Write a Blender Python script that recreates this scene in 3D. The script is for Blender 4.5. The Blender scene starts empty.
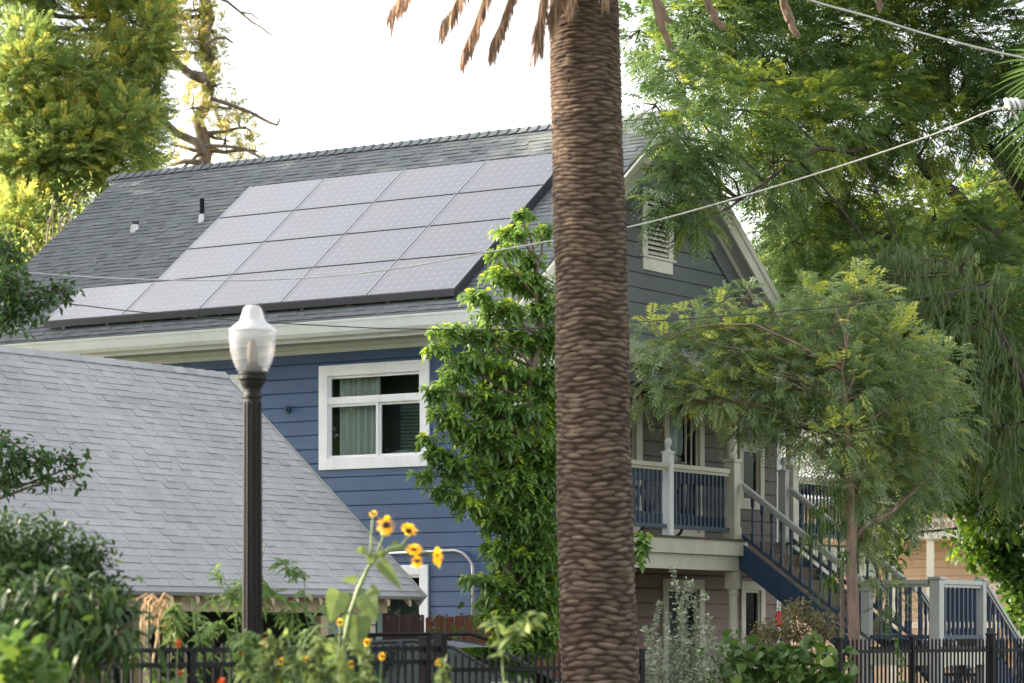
import bpy, math, random
import numpy as np
random.seed(7); rng = np.random.default_rng(11)
C = bpy.context.scene.collection
F, CX, YH, HC = 2870., 512., 635., 1.6
VV = np.array([.5508, .8346]); UU = np.array([-.8346, .5508]); OO = np.array([.356, 36.5])
ROT = math.atan2(.8346, .5508)

def PX(px, py, Y):                       # a point of the photograph at depth Y metres
    return np.array([(px-CX)/F*Y, Y, HC+(YH-py)/F*Y])
def W(a, b, z):
    q = OO+a*VV+b*UU; return np.array([q[0], q[1], z])
def fa(px, b):                           # house coordinate a of a picture column on plane b
    t = (px-CX)/F; p = OO+b*UU
    return (t*p[1]-p[0])/(VV[0]-t*VV[1])
def sb(px, a):
    t = (px-CX)/F; p = OO+a*VV
    return (t*p[1]-p[0])/(UU[0]-t*UU[1])
def nrm(A): return A/np.maximum(np.linalg.norm(A, axis=-1, keepdims=True), 1e-9)

# ------------------------------------------------------------------ materials
def new_mat(name):
    m = bpy.data.materials.new(name); m.use_nodes = True
    nt = m.node_tree; p = nt.nodes['Principled BSDF']; return m, nt, p
def N(nt, typ, **kw):
    n = nt.nodes.new(typ)
    for k, v in kw.items(): setattr(n, k, v)
    return n
def noise(nt, scale, detail=4, rough=.6, stretch=None):
    tc = N(nt, 'ShaderNodeTexCoord'); n = N(nt, 'ShaderNodeTexNoise')
    n.inputs['Scale'].default_value = scale; n.inputs['Detail'].default_value = detail; n.inputs['Roughness'].default_value = rough
    if stretch:
        mp = N(nt, 'ShaderNodeMapping'); mp.inputs['Scale'].default_value = stretch
        nt.links.new(tc.outputs['Object'], mp.inputs['Vector']); nt.links.new(mp.outputs[0], n.inputs['Vector'])
    else: nt.links.new(tc.outputs['Object'], n.inputs['Vector'])
    return n
def ramp(nt, src, stops):
    r = N(nt, 'ShaderNodeValToRGB'); e = r.color_ramp.elements
    while len(e) < len(stops): e.new(.5)
    for i, (p, c) in enumerate(stops): e[i].position = p; e[i].color = (*c, 1)
    nt.links.new(src, r.inputs[0]); return r
def bump(nt, p, src, strength=.3, dist=.01):
    b = N(nt, 'ShaderNodeBump'); b.inputs['Strength'].default_value = strength; b.inputs['Distance'].default_value = dist
    nt.links.new(src, b.inputs['Height']); nt.links.new(b.outputs[0], p.inputs['Normal'])
def sc(c, k): return tuple(min(1, x*k) for x in c)
def paint(name, col, rough=.55, var=.12, scale=3, stretch=None, bmp=.15, metal=0, spec=.5):
    m, nt, p = new_mat(name); n = noise(nt, scale, 6, .65, stretch)
    r = ramp(nt, n.outputs[0], [(.3, sc(col, 1-var)), (.7, sc(col, 1+var))])
    ng = noise(nt, 2.2, 7, .72, (1.6, 1.6, .45)); rg = ramp(nt, ng.outputs[0], [(.30, (.78, .765, .74)), (.52, (1, 1, 1))])
    mg = N(nt, 'ShaderNodeMix', data_type='RGBA', blend_type='MULTIPLY'); mg.inputs[0].default_value = .5; nt.links.new(r.outputs[0], mg.inputs[6]); nt.links.new(rg.outputs[0], mg.inputs[7])
    nt.links.new(mg.outputs[2], p.inputs['Base Color']); p.inputs['Roughness'].default_value = rough
    p.inputs['Metallic'].default_value = metal; p.inputs['Specular IOR Level'].default_value = spec
    if bmp:
        n2 = noise(nt, scale*14, 3, .6, stretch); bump(nt, p, n2.outputs[0], bmp, .004)
    return m
def tinted(name, stops, rough=.9, speck=.25, sscale=60, spec=.25):
    m, nt, p = new_mat(name); at = N(nt, 'ShaderNodeAttribute', attribute_name='tint')
    r = ramp(nt, at.outputs['Fac'], stops); n = noise(nt, sscale, 3)
    r2 = ramp(nt, n.outputs[0], [(.3, (1-speck,)*3), (.7, (1+speck*.0+.0,)*3)])
    mx = N(nt, 'ShaderNodeMix', data_type='RGBA', blend_type='MULTIPLY'); mx.inputs[0].default_value = 1
    nt.links.new(r.outputs[0], mx.inputs[6]); nt.links.new(r2.outputs[0], mx.inputs[7])
    n3 = noise(nt, .9, 5, .7)
    r3 = ramp(nt, n3.outputs[0], [(.3, (.80, .80, .79)), (.7, (1, 1, 1))])
    m3 = N(nt, 'ShaderNodeMix', data_type='RGBA', blend_type='MULTIPLY'); m3.inputs[0].default_value = 1
    nt.links.new(mx.outputs[2], m3.inputs[6]); nt.links.new(r3.outputs[0], m3.inputs[7])
    nt.links.new(m3.outputs[2], p.inputs['Base Color']); p.inputs['Roughness'].default_value = rough
    p.inputs['Specular IOR Level'].default_value = spec; bump(nt, p, n.outputs[0], .25, .004)
    return m
def leafm(name, c0, c1, c2, trans=.35, rough=.45, spec=.4):
    m, nt, p = new_mat(name); at = N(nt, 'ShaderNodeAttribute', attribute_name='tint')
    r = ramp(nt, at.outputs['Fac'], [(0, c0), (.6, c1), (1, c2)])
    nt.links.new(r.outputs[0], p.inputs['Base Color']); p.inputs['Roughness'].default_value = rough
    p.inputs['Specular IOR Level'].default_value = spec
    tr = N(nt, 'ShaderNodeBsdfTranslucent'); mx = N(nt, 'ShaderNodeMixShader'); mx.inputs[0].default_value = trans
    hs = N(nt, 'ShaderNodeHueSaturation'); hs.inputs['Hue'].default_value = .485; hs.inputs['Saturation'].default_value = 1.1; hs.inputs['Value'].default_value = 1.7
    nt.links.new(r.outputs[0], hs.inputs['Color']); nt.links.new(hs.outputs[0], tr.inputs['Color'])
    nt.links.new(p.outputs[0], mx.inputs[1]); nt.links.new(tr.outputs[0], mx.inputs[2])
    nt.links.new(mx.outputs[0], nt.nodes['Material Output'].inputs['Surface']); return m
def glassm(name, tint=(.75, .82, .78), rough=.02, refl=1.5):
    m, nt, p = new_mat(name); nt.nodes.remove(p)
    t = N(nt, 'ShaderNodeBsdfTransparent'); t.inputs[0].default_value = (*tint, 1)
    g = N(nt, 'ShaderNodeBsdfGlossy'); g.inputs['Roughness'].default_value = rough; g.inputs[0].default_value = (.5, .6, .54, 1)
    f = N(nt, 'ShaderNodeFresnel'); f.inputs[0].default_value = refl; mx = N(nt, 'ShaderNodeMixShader')
    nt.links.new(f.outputs[0], mx.inputs[0]); nt.links.new(t.outputs[0], mx.inputs[1]); nt.links.new(g.outputs[0], mx.inputs[2])
    nt.links.new(mx.outputs[0], nt.nodes['Material Output'].inputs['Surface']); return m

M = {}
M['blue'] = paint('blue_paint', (.050, .100, .205), .5, .1, 1.5)
M['gable'] = paint('grey_green_paint', (.088, .106, .098), .6, .08, 1.5)
M['olive'] = paint('olive_grey_paint', (.125, .115, .09), .6, .08, 1.5)
M['rosy'] = paint('rosy_brown_paint', (.2, .135, .115), .6, .1, 1.5)
M['white'] = paint('white_trim_paint', (.84, .85, .87), .45, .05, 4)
M['cream'] = paint('cream_trim_paint', (.60, .58, .47), .5, .07, 4)
M['gutter'] = paint('pale_gutter_paint', (.66, .69, .67), .45, .05, 2)
M['navy'] = paint('navy_rail_paint', (.035, .06, .105), .45, .1, 5)
M['navyd'] = paint('navy_stringer_paint', (.022, .055, .11), .5, .1, 3)
M['greyrail'] = paint('grey_handrail_paint', (.42, .43, .40), .5, .08, 4)
M['tread'] = paint('brown_tread_wood', (.10, .07, .05), .7, .25, 4, (1, 6, 1))
M['soffit'] = paint('soffit_paint', (.34, .35, .33), .6, .06, 3)
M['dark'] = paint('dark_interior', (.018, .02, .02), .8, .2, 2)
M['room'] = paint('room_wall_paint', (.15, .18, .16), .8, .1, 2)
M['curtain'] = paint('curtain_cloth', (.42, .45, .43), .85, .1, 6, (6, 6, .3))
M['roof'] = tinted('grey_green_shingles', [(0, (.125, .142, .150)), (.5, (.168, .188, .196)), (1, (.215, .235, .24))], spec=.35)
M['roof2'] = tinted('light_grey_shingles', [(0, (.35, .35, .36)), (.5, (.45, .452, .458)), (1, (.52, .52, .52))], spec=.35)
M['metal'] = paint('galvanised_metal', (.5, .5, .5), .4, .15, 8, metal=.7)
M['black'] = paint('black_metal_paint', (.006, .006, .007), .6, .3, 8, spec=.2)
M['lamp'] = paint('dark_bronze_paint', (.008, .007, .006), .6, .35, 7, (3, 3, 1), spec=.3)
M['panelframe'] = paint('panel_frame_metal', (.42, .42, .44), .35, .05, 4, metal=.6)
M['skirt'] = paint('dark_panel_skirt', (.04, .042, .048), .5, .1, 4, spec=.3)
M['tan'] = paint('tan_timber', (.42, .32, .20), .65, .2, 3, (5, 5, .6))
M['garwall'] = paint('pale_green_wall', (.17, .23, .20), .7, .12, 3, (5, 5, .5))
M['fencedark'] = paint('dark_brown_boards', (.075, .04, .032), .8, .35, 4, (9, 9, .8), .5)
M['fencered'] = paint('red_brown_boards', (.20, .075, .04), .8, .35, 4, (9, 9, .8), .5)
M['bark'] = paint('grey_brown_bark', (.17, .13, .10), .85, .4, 5, (4, 4, .8), 1)
M['barkred'] = paint('reddish_bark', (.20, .135, .10), .85, .4, 4, (4, 4, .8), 1)
M['barkdark'] = paint('dark_bark', (.05, .036, .028), .9, .4, 4, (4, 4, .8), 1)
M['stem'] = paint('green_stem', (.13, .19, .06), .6, .25, 9)
M['peach'] = paint('peach_siding', (.58, .41, .30), .7, .06, 2)
M['peachtrim'] = paint('pale_house_trim', (.72, .64, .55), .6, .06, 2)
M['wire'] = paint('pale_cable', (.5, .5, .48), .5, .1, 3)
M['wiredark'] = paint('dark_cable', (.03, .03, .035), .5, .1, 3)
M['carbody'] = paint('silver_car_paint', (.36, .37, .40), .25, .03, 1, metal=.5)
M['tyre'] = paint('tyre_rubber', (.02, .02, .02), .8, .2, 9)
M['petal'] = leafm('yellow_petal', (0.88, 0.55, 0.008), (0.92, 0.66, 0.012), (0.92, 0.7, 0.03), .35, .6)
M['disc'] = paint('dark_flower_disc', (.035, .018, .008), .9, .3, 60)
M['orange'] = leafm('orange_petal', (0.5, 0.07, 0.01), (0.6, 0.1, 0.015), (0.65, 0.16, 0.02), .2, .6)
M['tassel'] = paint('dry_tassel', (.55, .38, .22), .9, .25, 30)
M['dryfrond'] = leafm('dry_palm_frond', (0.2, 0.135, 0.1), (0.34, 0.235, 0.165), (0.46, 0.34, 0.25), .3, .8, .1)
M['red'] = paint('red_enamel', (.45, .02, .02), .4, .1, 5)
M['glass'] = glassm('window_glass', refl=1.36)
M['carglass'] = glassm('car_glass', (.35, .5, .47), .03, 1.6)
M['ground'] = paint('dry_lawn', (.10, .11, .045), .95, .4, 1.2)
M['concrete'] = paint('concrete', (.17, .16, .145), .85, .12, 2)
# leaves
M['Lbig'] = leafm('feathery_leaf', (0.06, 0.11, 0.04), (0.11, 0.18, 0.055), (0.34, 0.4, 0.07), .44)
M['Lpist'] = leafm('pinnate_leaf', (0.115, 0.175, 0.085), (0.185, 0.265, 0.11), (0.48, 0.52, 0.11), .36, .4, .6)
M['Lweep'] = leafm('weeping_leaf', (0.06, 0.095, 0.035), (0.11, 0.155, 0.055), (0.22, 0.27, 0.09), .32)
M['Lmap'] = leafm('lobed_leaf', (0.035, 0.08, 0.02), (0.065, 0.13, 0.025), (0.16, 0.23, 0.03), .5)
M['Lmid'] = leafm('glossy_drooping_leaf', (0.085, 0.165, 0.048), (0.165, 0.285, 0.062), (0.56, 0.65, 0.08), .38, .36, .55)
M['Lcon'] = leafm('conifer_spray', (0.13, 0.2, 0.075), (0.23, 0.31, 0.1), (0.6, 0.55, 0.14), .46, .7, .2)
M['Lcon2'] = leafm('yellowing_conifer_spray', (0.17, 0.22, 0.085), (0.31, 0.32, 0.12), (0.52, 0.42, 0.19), .46, .7, .2)
M['Lshrub'] = leafm('shrub_leaf', (0.032, 0.072, 0.024), (0.06, 0.118, 0.034), (0.15, 0.22, 0.045), .25, .5, .3)
M['Lshrubdark'] = leafm('dark_shrub_leaf', (.018, .042, .014), (.036, .074, .020), (.10, .15, .03), .2, .5, .3)
M['Lgrape'] = leafm('vine_leaf', (.045, .09, .022), (.075, .14, .032), (.15, .22, .045), .3, .5, .3)
M['Lsilver'] = leafm('silvery_leaf', (.16, .19, .13), (.28, .31, .22), (.46, .48, .36), .25, .8, .2)
M['Lbronze'] = leafm('bronze_leaf', (0.1, 0.105, 0.04), (0.15, 0.135, 0.055), (0.22, 0.17, 0.07), .3, .7)
M['Lsun'] = leafm('sunflower_leaf', (0.085, 0.125, 0.045), (0.125, 0.175, 0.062), (0.19, 0.25, 0.08), .3, .75, .2)
M['Lwillow'] = leafm('weed_leaf', (0.08, 0.14, 0.045), (0.125, 0.2, 0.06), (0.22, 0.31, 0.075), .35, .6)

def cells():                              # mono-crystalline cells: dark cells, thin lines, pale corner diamonds
    m, nt, p = new_mat('solar_cells'); uv = N(nt, 'ShaderNodeUVMap'); sp = N(nt, 'ShaderNodeSeparateXYZ')
    nt.links.new(uv.outputs[0], sp.inputs[0])
    def mth(op, a, b=None):
        n = N(nt, 'ShaderNodeMath', operation=op)
        for i, s in enumerate([a, b]):
            if s is None: continue
            if isinstance(s, (int, float)): n.inputs[i].default_value = s
            else: nt.links.new(s, n.inputs[i])
        return n.outputs[0]
    def edge(o, k): f = mth('FRACT', mth('MULTIPLY', o, k)); return mth('MINIMUM', f, mth('SUBTRACT', 1., f))
    ex, ey = edge(sp.outputs[0], 10), edge(sp.outputs[1], 6)
    dia = mth('LESS_THAN', mth('ADD', ex, ey), .10)
    ln = mth('LESS_THAN', mth('MINIMUM', ex, ey), .018); fac = mth('MAXIMUM', dia, mth('MULTIPLY', ln, .35))
    mx = N(nt, 'ShaderNodeMix', data_type='RGBA'); nt.links.new(fac, mx.inputs[0])
    n = noise(nt, .8, 6, .7); r = ramp(nt, n.outputs[0], [(.3, (.035, .036, .052)), (.7, (.095, .084, .092))]); rr_ = ramp(nt, n.outputs[0], [(.3, (.2,)*3), (.7, (.42,)*3)]); nt.links.new(rr_.outputs[0], p.inputs['Roughness'])
    nt.links.new(r.outputs[0], mx.inputs[6]); mx.inputs[7].default_value = (.34, .33, .33, 1)
    nt.links.new(mx.outputs[2], p.inputs['Base Color']); p.inputs['Roughness'].default_value = .33
    p.inputs['Specular IOR Level'].default_value = .9; p.inputs['Coat Weight'].default_value = .6; p.inputs['Coat Roughness'].default_value = .22
    return m
M['cells'] = cells()
def globe_mat(k=.24):
    m, nt, p = new_mat('prismatic_globe'); p.inputs['Base Color'].default_value = (.72, .72, .75, 1)
    p.inputs['Roughness'].default_value = .22; p.inputs['IOR'].default_value = 1.35
    t = N(nt, 'ShaderNodeBsdfTransparent'); t.inputs[0].default_value = (.92, .92, .94, 1)
    mx = N(nt, 'ShaderNodeMixShader'); w = N(nt, 'ShaderNodeTexWave'); tc = N(nt, 'ShaderNodeTexCoord')
    w.inputs['Scale'].default_value = 14; w.bands_direction = 'Z'; nt.links.new(tc.outputs['Object'], w.inputs[0])
    bump(nt, p, w.outputs[0], .5, .006); mx.inputs[0].default_value = k
    nt.links.new(t.outputs[0], mx.inputs[1]); nt.links.new(p.outputs[0], mx.inputs[2])
    nt.links.new(mx.outputs[0], nt.nodes['Material Output'].inputs['Surface']); return m
M['globe'] = globe_mat(); M['capglass'] = globe_mat(.55)
def trunkm():
    m, nt, p = new_mat('palm_bark'); at = N(nt, 'ShaderNodeAttribute', attribute_name='tint')
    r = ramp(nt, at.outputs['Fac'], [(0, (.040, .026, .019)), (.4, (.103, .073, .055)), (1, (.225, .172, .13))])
    n = noise(nt, 3.5, 9, .75, (1, 1, .8)); r2 = ramp(nt, n.outputs[0], [(.30, (.50, .47, .45)), (.5, (.85, .83, .82)), (.72, (1.0, .97, .92))])
    mx = N(nt, 'ShaderNodeMix', data_type='RGBA', blend_type='MULTIPLY'); mx.inputs[0].default_value = 1
    nt.links.new(r.outputs[0], mx.inputs[6]); nt.links.new(r2.outputs[0], mx.inputs[7]); nt.links.new(mx.outputs[2], p.inputs['Base Color'])
    p.inputs['Roughness'].default_value = .9; p.inputs['Specular IOR Level'].default_value = .2
    n3 = noise(nt, 60, 4, .7); bump(nt, p, n3.outputs[0], .6, .01); return m
M['palm'] = trunkm()

# ------------------------------------------------------------------ object helpers
def meta(o, label=None, cat=None, group=None, kind=None):
    if label: o['label'] = label
    if cat: o['category'] = cat
    if group: o['group'] = group
    if kind: o['kind'] = kind
    return o
def thing(name, label, cat, loc, rz=0, group=None):
    o = bpy.data.objects.new(name, None); C.objects.link(o); o.location = tuple(float(x) for x in loc); o.rotation_euler = (0, 0, rz)
    o.empty_display_size = .2; return meta(o, label, cat, group)
def inv(root):
    if root is None: return lambda V: V
    r = root
    while r.parent is not None: r = r.parent
    L = np.array(r.location); c, s = math.cos(-r.rotation_euler.z), math.sin(-r.rotation_euler.z)
    R = np.array([[c, -s, 0], [s, c, 0], [0, 0, 1]])
    return lambda V: (V-L)@R.T
def link(name, me, parent):
    o = bpy.data.objects.new(name, me); C.objects.link(o)
    if parent is not None: o.parent = parent
    return o
def npmesh(name, V, Fc, mat, parent=None, tint=None, smooth=False, kind=None):
    V = np.asarray(V, float).reshape(-1, 3); Fc = np.asarray(Fc, np.int32); n, k = Fc.shape
    V = inv(parent)(V); me = bpy.data.meshes.new(name)
    me.vertices.add(len(V)); me.vertices.foreach_set('co', V.ravel())
    me.loops.add(n*k); me.loops.foreach_set('vertex_index', Fc.ravel())
    me.polygons.add(n); me.polygons.foreach_set('loop_start', np.arange(0, n*k, k, dtype=np.int32))
    if smooth: me.polygons.foreach_set('use_smooth', np.ones(n, bool))
    if tint is not None:
        a = me.attributes.new('tint', 'FLOAT', 'POINT'); a.data.foreach_set('value', np.asarray(tint, np.float32).ravel())
    me.update(calc_edges=True); me.materials.append(mat); return meta(link(name, me, parent), kind=kind)

class MB:
    """collects polygons; coordinates go through tr to the world"""
    def __init__(s, tr=None): s.v = []; s.f = []; s.t = []; s.tr = tr or (lambda a, b, c: np.array([a, b, c])); s.uv = {}
    def P(s, *ps, t=.5):
        i = len(s.v)
        for p in ps: s.v.append(s.tr(*p)); s.t.append(t)
        return i
    def poly(s, *ps, t=.5): i = s.P(*ps, t=t); s.f.append(list(range(i, i+len(ps))))
    def box(s, x0, x1, y0, y1, z0, z1, t=.5):
        x0, x1 = sorted((x0, x1)); y0, y1 = sorted((y0, y1)); z0, z1 = sorted((z0, z1))
        i = s.P((x0, y0, z0), (x1, y0, z0), (x1, y1, z0), (x0, y1, z0), (x0, y0, z1), (x1, y0, z1), (x1, y1, z1), (x0, y1, z1), t=t)
        for f in ((0, 3, 2, 1), (4, 5, 6, 7), (0, 1, 5, 4), (1, 2, 6, 5), (2, 3, 7, 6), (3, 0, 4, 7)): s.f.append([i+j for j in f])
    def hexa(s, q, t=.5):                 # 8 explicit corners, bottom loop then top loop
        i = s.P(*q, t=t)
        for f in ((0, 3, 2, 1), (4, 5, 6, 7), (0, 1, 5, 4), (1, 2, 6, 5), (2, 3, 7, 6), (3, 0, 4, 7)): s.f.append([i+j for j in f])
    def tube(s, pts, rad, n=8, t=.5, cap=True):
        pts = [np.array(p, float) for p in pts]
        if not hasattr(rad, '__len__'): rad = [rad]*len(pts)
        up = np.array([.13, .21, 1.]); prev = None
        for k, p in enumerate(pts):
            d = nrm(pts[min(k+1, len(pts)-1)]-pts[max(k-1, 0)]); a = np.cross(d, up if abs(d[2]) < .93 else np.array([1., .2, 0])); a = nrm(a)
            if prev is not None and np.dot(a, prev) < 0: a = -a
            prev = a; b = np.cross(d, a)
            ring = [tuple(p+rad[k]*(math.cos(2*math.pi*j/n)*a+math.sin(2*math.pi*j/n)*b)) for j in range(n)]
            i = s.P(*ring, t=t)
            if k:
                for j in range(n): s.f.append([i-n+j, i-n+(j+1) % n, i+(j+1) % n, i+j])
            elif cap: s.f.append([i+j for j in range(n)][::-1])
        if cap: s.f.append([i+j for j in range(n)])
    def lathe(s, c, prof, n=16, t=.5):    # profile of (radius, z)
        for k, (r, z) in enumerate(prof):
            i = s.P(*[(c[0]+r*math.cos(2*math.pi*j/n), c[1]+r*math.sin(2*math.pi*j/n), c[2]+z) for j in range(n)], t=t)
            if k:
                for j in range(n): s.f.append([i-n+j, i-n+(j+1) % n, i+(j+1) % n, i+j])
            elif r > 1e-4: s.f.append([i+j for j in range(n)][::-1])
        if prof[-1][0] > 1e-4: s.f.append([i+j for j in range(n)])
    def build(s, name, mat, parent=None, smooth=False, label=None, bevel=0):
        V = inv(parent)(np.array(s.v, float)); me = bpy.data.meshes.new(name); me.from_pydata(V.tolist(), [], s.f)
        a = me.attributes.new('tint', 'FLOAT', 'POINT'); a.data.foreach_set('value', np.array(s.t, np.float32))
        if smooth: me.polygons.foreach_set('use_smooth', np.ones(len(me.polygons), bool))
        me.update(); me.materials.append(mat); o = link(name, me, parent)
        if bevel:
            b = o.modifiers.new('bevel', 'BEVEL'); b.width = bevel; b.segments = 2; b.limit_method = 'ANGLE'
        if label: o['label'] = label
        return o

# ------------------------------------------------------------------ foliage helpers
def rdir(n): return nrm(rng.normal(size=(n, 3)))
Z3 = np.array([0, 0, 1.])
def frame(D):
    S = np.cross(D, Z3); bad = np.linalg.norm(S, axis=-1) < .1; S[bad] = [1, 0, 0]; S = nrm(S); return S, np.cross(S, D)
def broad(P, D, L, Wd, droop=.3, roll=.7):
    """leaves of six points: returns verts, tris"""
    n = len(P); D = nrm(D); S, Nn = frame(D); a = rng.normal(size=n)*roll
    S2 = S*np.cos(a)[:, None]+Nn*np.sin(a)[:, None]; N2 = np.cross(S2, D)
    L = np.broadcast_to(L, n)[:, None]; Wd = np.broadcast_to(Wd, n)[:, None]
    def c(t): return P+D*L*t-Z3*droop*L*t*t
    v = np.stack([P, c(.32)-S2*Wd*.5+N2*Wd*.14, c(.32)+S2*Wd*.5+N2*Wd*.14, c(.68)-S2*Wd*.4+N2*Wd*.1, c(.68)+S2*Wd*.4+N2*Wd*.1, c(1.)], 1)
    base = (np.arange(n)*6)[:, None, None]
    f = base+np.array([[0, 2, 1], [1, 2, 4], [1, 4, 3], [3, 4, 5]])[None]
    return v.reshape(-1, 3), f.reshape(-1, 3), 6
def diamond(P, D, L, Wd, Sd=None):
    n = len(P); D = nrm(D); S, Nn = frame(D)
    if Sd is None: a = rng.normal(size=n)*.6; S2 = S*np.cos(a)[:, None]+Nn*np.sin(a)[:, None]
    else: S2 = Sd
    L = np.broadcast_to(L, n)[:, None]; Wd = np.broadcast_to(Wd, n)[:, None]
    v = np.stack([P, P+D*L*.42+S2*Wd*.5, P+D*L-Z3*L*.12, P+D*L*.42-S2*Wd*.5], 1)
    f = (np.arange(n)*4)[:, None]+np.arange(4)[None]
    return v.reshape(-1, 3), f, 4
def frond_leaflets(P, D, L, K, lL, lW, droop=.35, ang=1.0, side_droop=.15):
    n = len(P); D = nrm(D); S, Nn = frame(D); a = rng.normal(size=n)*.35
    S = S*np.cos(a)[:, None]+Nn*np.sin(a)[:, None]
    ts = np.linspace(.16, 1., K); PP = []; DD = []; SS = []; LL = []; ID = []
    L = np.broadcast_to(L, n)
    for t in ts:
        pos = P+D*(L*t)[:, None]-Z3*(droop*L*t*t)[:, None]; tg = nrm(D-2*droop*t*Z3)
        for sg in (-1, 1):
            d = tg*math.cos(ang)+S*sg*math.sin(ang)-Z3*side_droop+rng.normal(size=(n, 3))*.12
            PP.append(pos); DD.append(nrm(d)); SS.append(tg); LL.append(lL*(1-.45*abs(2*t-1)**2)*rng.uniform(.8, 1.15, n)); ID.append(np.arange(n))
    return np.concatenate(PP), np.concatenate(DD), np.concatenate(SS), np.concatenate(LL), np.concatenate(ID)
def lobe_px(px, py, r, Y, ry=None, ny=1.):
    return (PX(px, py, Y), np.array([r/F*Y, (r if ny is None else r*ny)/F*Y, (ry or r)/F*Y]))
def sample(lobes, dens, inner=.25):
    """points and outward directions in ellipsoid lobes; dens = points per lobe of 1 m radius"""
    P = []; D = []; T = []
    for li, (c, r) in enumerate(lobes):
        k = max(3, int(dens*(r[0]*r[2]+.3*r[0]*r[2]*r[1])))
        d = rdir(k); q = inner+(1-inner)*rng.uniform(0, 1, k)**.55
        q *= 1+.16*np.sin(d[:, 0]*5+li)*np.cos(d[:, 2]*6+li*2)
        P.append(c+d*r*q[:, None]); D.append(nrm(d+rng.normal(size=(k, 3))*.45)); T.append(np.clip(rng.uniform(-.15, .25)+np.zeros(k), -.2, .3))
    return np.concatenate(P), np.concatenate(D), np.concatenate(T)
def twigs(mb, lobes, k=7, r=.012, mx=None):
    for c, rr in lobes:
        for d in rdir(k): 
            e = c+d*rr*.85; m = (c+e)/2+rng.normal(size=3)*.08*rr[0]
            mb.tube([c, m, e], [r*1.6, r, r*.4], 4)
def limb(mb, a, b, r0, r1, sag=.15, n=7, seg=6, wob=.06):
    a, b = np.array(a, float), np.array(b, float); L = np.linalg.norm(b-a); k = rng.normal(size=3)*L*(wob if r0 < .07 else .012); pts = []; 
    for i in range(seg+1):
        t = i/seg; p = a+(b-a)*t+k*math.sin(math.pi*t)+np.array([0, 0, sag*L*math.sin(math.pi*t)*.5])+rng.normal(size=3)*L*.012*(0 < t < 1); pts.append(p)
    mb.tube(pts, [r0+(r1-r0)*i/seg for i in range(seg+1)], n); return pts
def bunch(P, D, T, k, spread):
    """k leaves round every point"""
    n = len(P); P2 = np.repeat(P, k, 0)+rng.normal(size=(n*k, 3))*spread; D2 = nrm(np.repeat(D, k, 0)*.5+rdir(n*k)*.8); return P2, D2, np.repeat(T, k)

def crown_pinnate(name, parent, lobes, mat, dens, L=.3, K=9, lL=.09, lW=.028, droop=.35, tipY=.12, kind=None, up=0):
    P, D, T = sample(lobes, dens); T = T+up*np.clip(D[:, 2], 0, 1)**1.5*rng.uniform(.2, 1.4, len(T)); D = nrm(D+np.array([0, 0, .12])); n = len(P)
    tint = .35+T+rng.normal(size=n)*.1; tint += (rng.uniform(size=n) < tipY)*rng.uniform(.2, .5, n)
    PP, DD, SS, LL, ID = frond_leaflets(P, D, L*rng.uniform(.7, 1.2, n), K, lL, lW, droop)
    v, f, k = diamond(PP, DD, LL, LL*lW/lL, SS)
    return npmesh(name, v, f, mat, parent, np.repeat(np.clip(tint[ID], 0, 1), 4))
def crown_rosette(name, parent, lobes, mat, dens, L, Wd, k):
    """whorls of leaves that start sideways and droop; pale young leaves in the middle of some whorls"""
    P, D, T = sample(lobes, dens, .1); n = len(P); ax = nrm(D*.6+np.array([0, 0, .8])+rng.normal(size=(n, 3))*.2); S, U = frame(ax.copy())
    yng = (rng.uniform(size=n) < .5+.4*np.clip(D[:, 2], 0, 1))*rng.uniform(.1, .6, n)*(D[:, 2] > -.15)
    PP = []; DD = []; TT = []; LL = []; QQ = []
    for j in range(k):
        a = 2*np.pi*j*.382+rng.uniform(0, .6, n); up = 1.-j/k; el = (1.0*up-.12+rng.normal(size=n)*.15)[:, None]
        d = S*np.cos(a)[:, None]+U*np.sin(a)[:, None]; d = nrm(d*np.cos(el)+ax*np.sin(el)); PP.append(P+ax*.04*(up-.5)); DD.append(d); LL.append(L*(1-.45*up)*rng.uniform(.75, 1.15, n)); TT.append(.22+T*.8+rng.normal(size=n)*.07+yng*(.35+.9*up)); 
    P2 = np.concatenate(PP); LL = np.concatenate(LL); v, f, q = broad(P2, np.concatenate(DD), LL, LL*Wd/L, .5, .4)
    return npmesh(name, v, f, mat, parent, np.repeat(np.clip(np.concatenate(TT), 0, 1), 6))
def crown_broad(name, parent, lobes, mat, dens, L=.14, Wd=.05, k=5, spread=.05, droop=.5, down=0., tipY=.1, inner=.25, up=0):
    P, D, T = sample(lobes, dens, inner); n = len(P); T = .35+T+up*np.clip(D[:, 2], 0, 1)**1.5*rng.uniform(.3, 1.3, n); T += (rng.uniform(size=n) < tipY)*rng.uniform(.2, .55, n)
    P2, D2, T2 = bunch(P, D, T, k, spread); D2 = nrm(D2+np.array([0, 0, -down])); m = len(P2)
    LL = L*rng.uniform(.65, 1.15, m); v, f, q = broad(P2, D2, LL, LL*Wd/L, droop)
    return npmesh(name, v, f, mat, parent, np.repeat(np.clip(T2+rng.normal(size=m)*.09, 0, 1), 6), smooth=False)

# ================================================================== SETTING
gm = MB(); gm.poly((-900, -200, 0), (900, -200, 0), (900, 1500, 0), (-900, 1500, 0)); g = gm.build('ground', M['ground']); meta(g, kind='structure')
Hh = lambda a, b, z: W(a, b, z)
dm = MB(Hh); dm.poly((-3.4, -16, .004), (-.6, -16, .004), (-.6, 3, .004), (-3.4, 3, .004)); meta(dm.build('driveway', M['concrete']), kind='structure')
dm = MB(Hh); dm.poly((4.4, -12, .004), (8.6, -12, .004), (8.6, -2.6, .004), (4.4, -2.6, .004)); meta(dm.build('front_path', M['concrete']), kind='structure')

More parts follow.
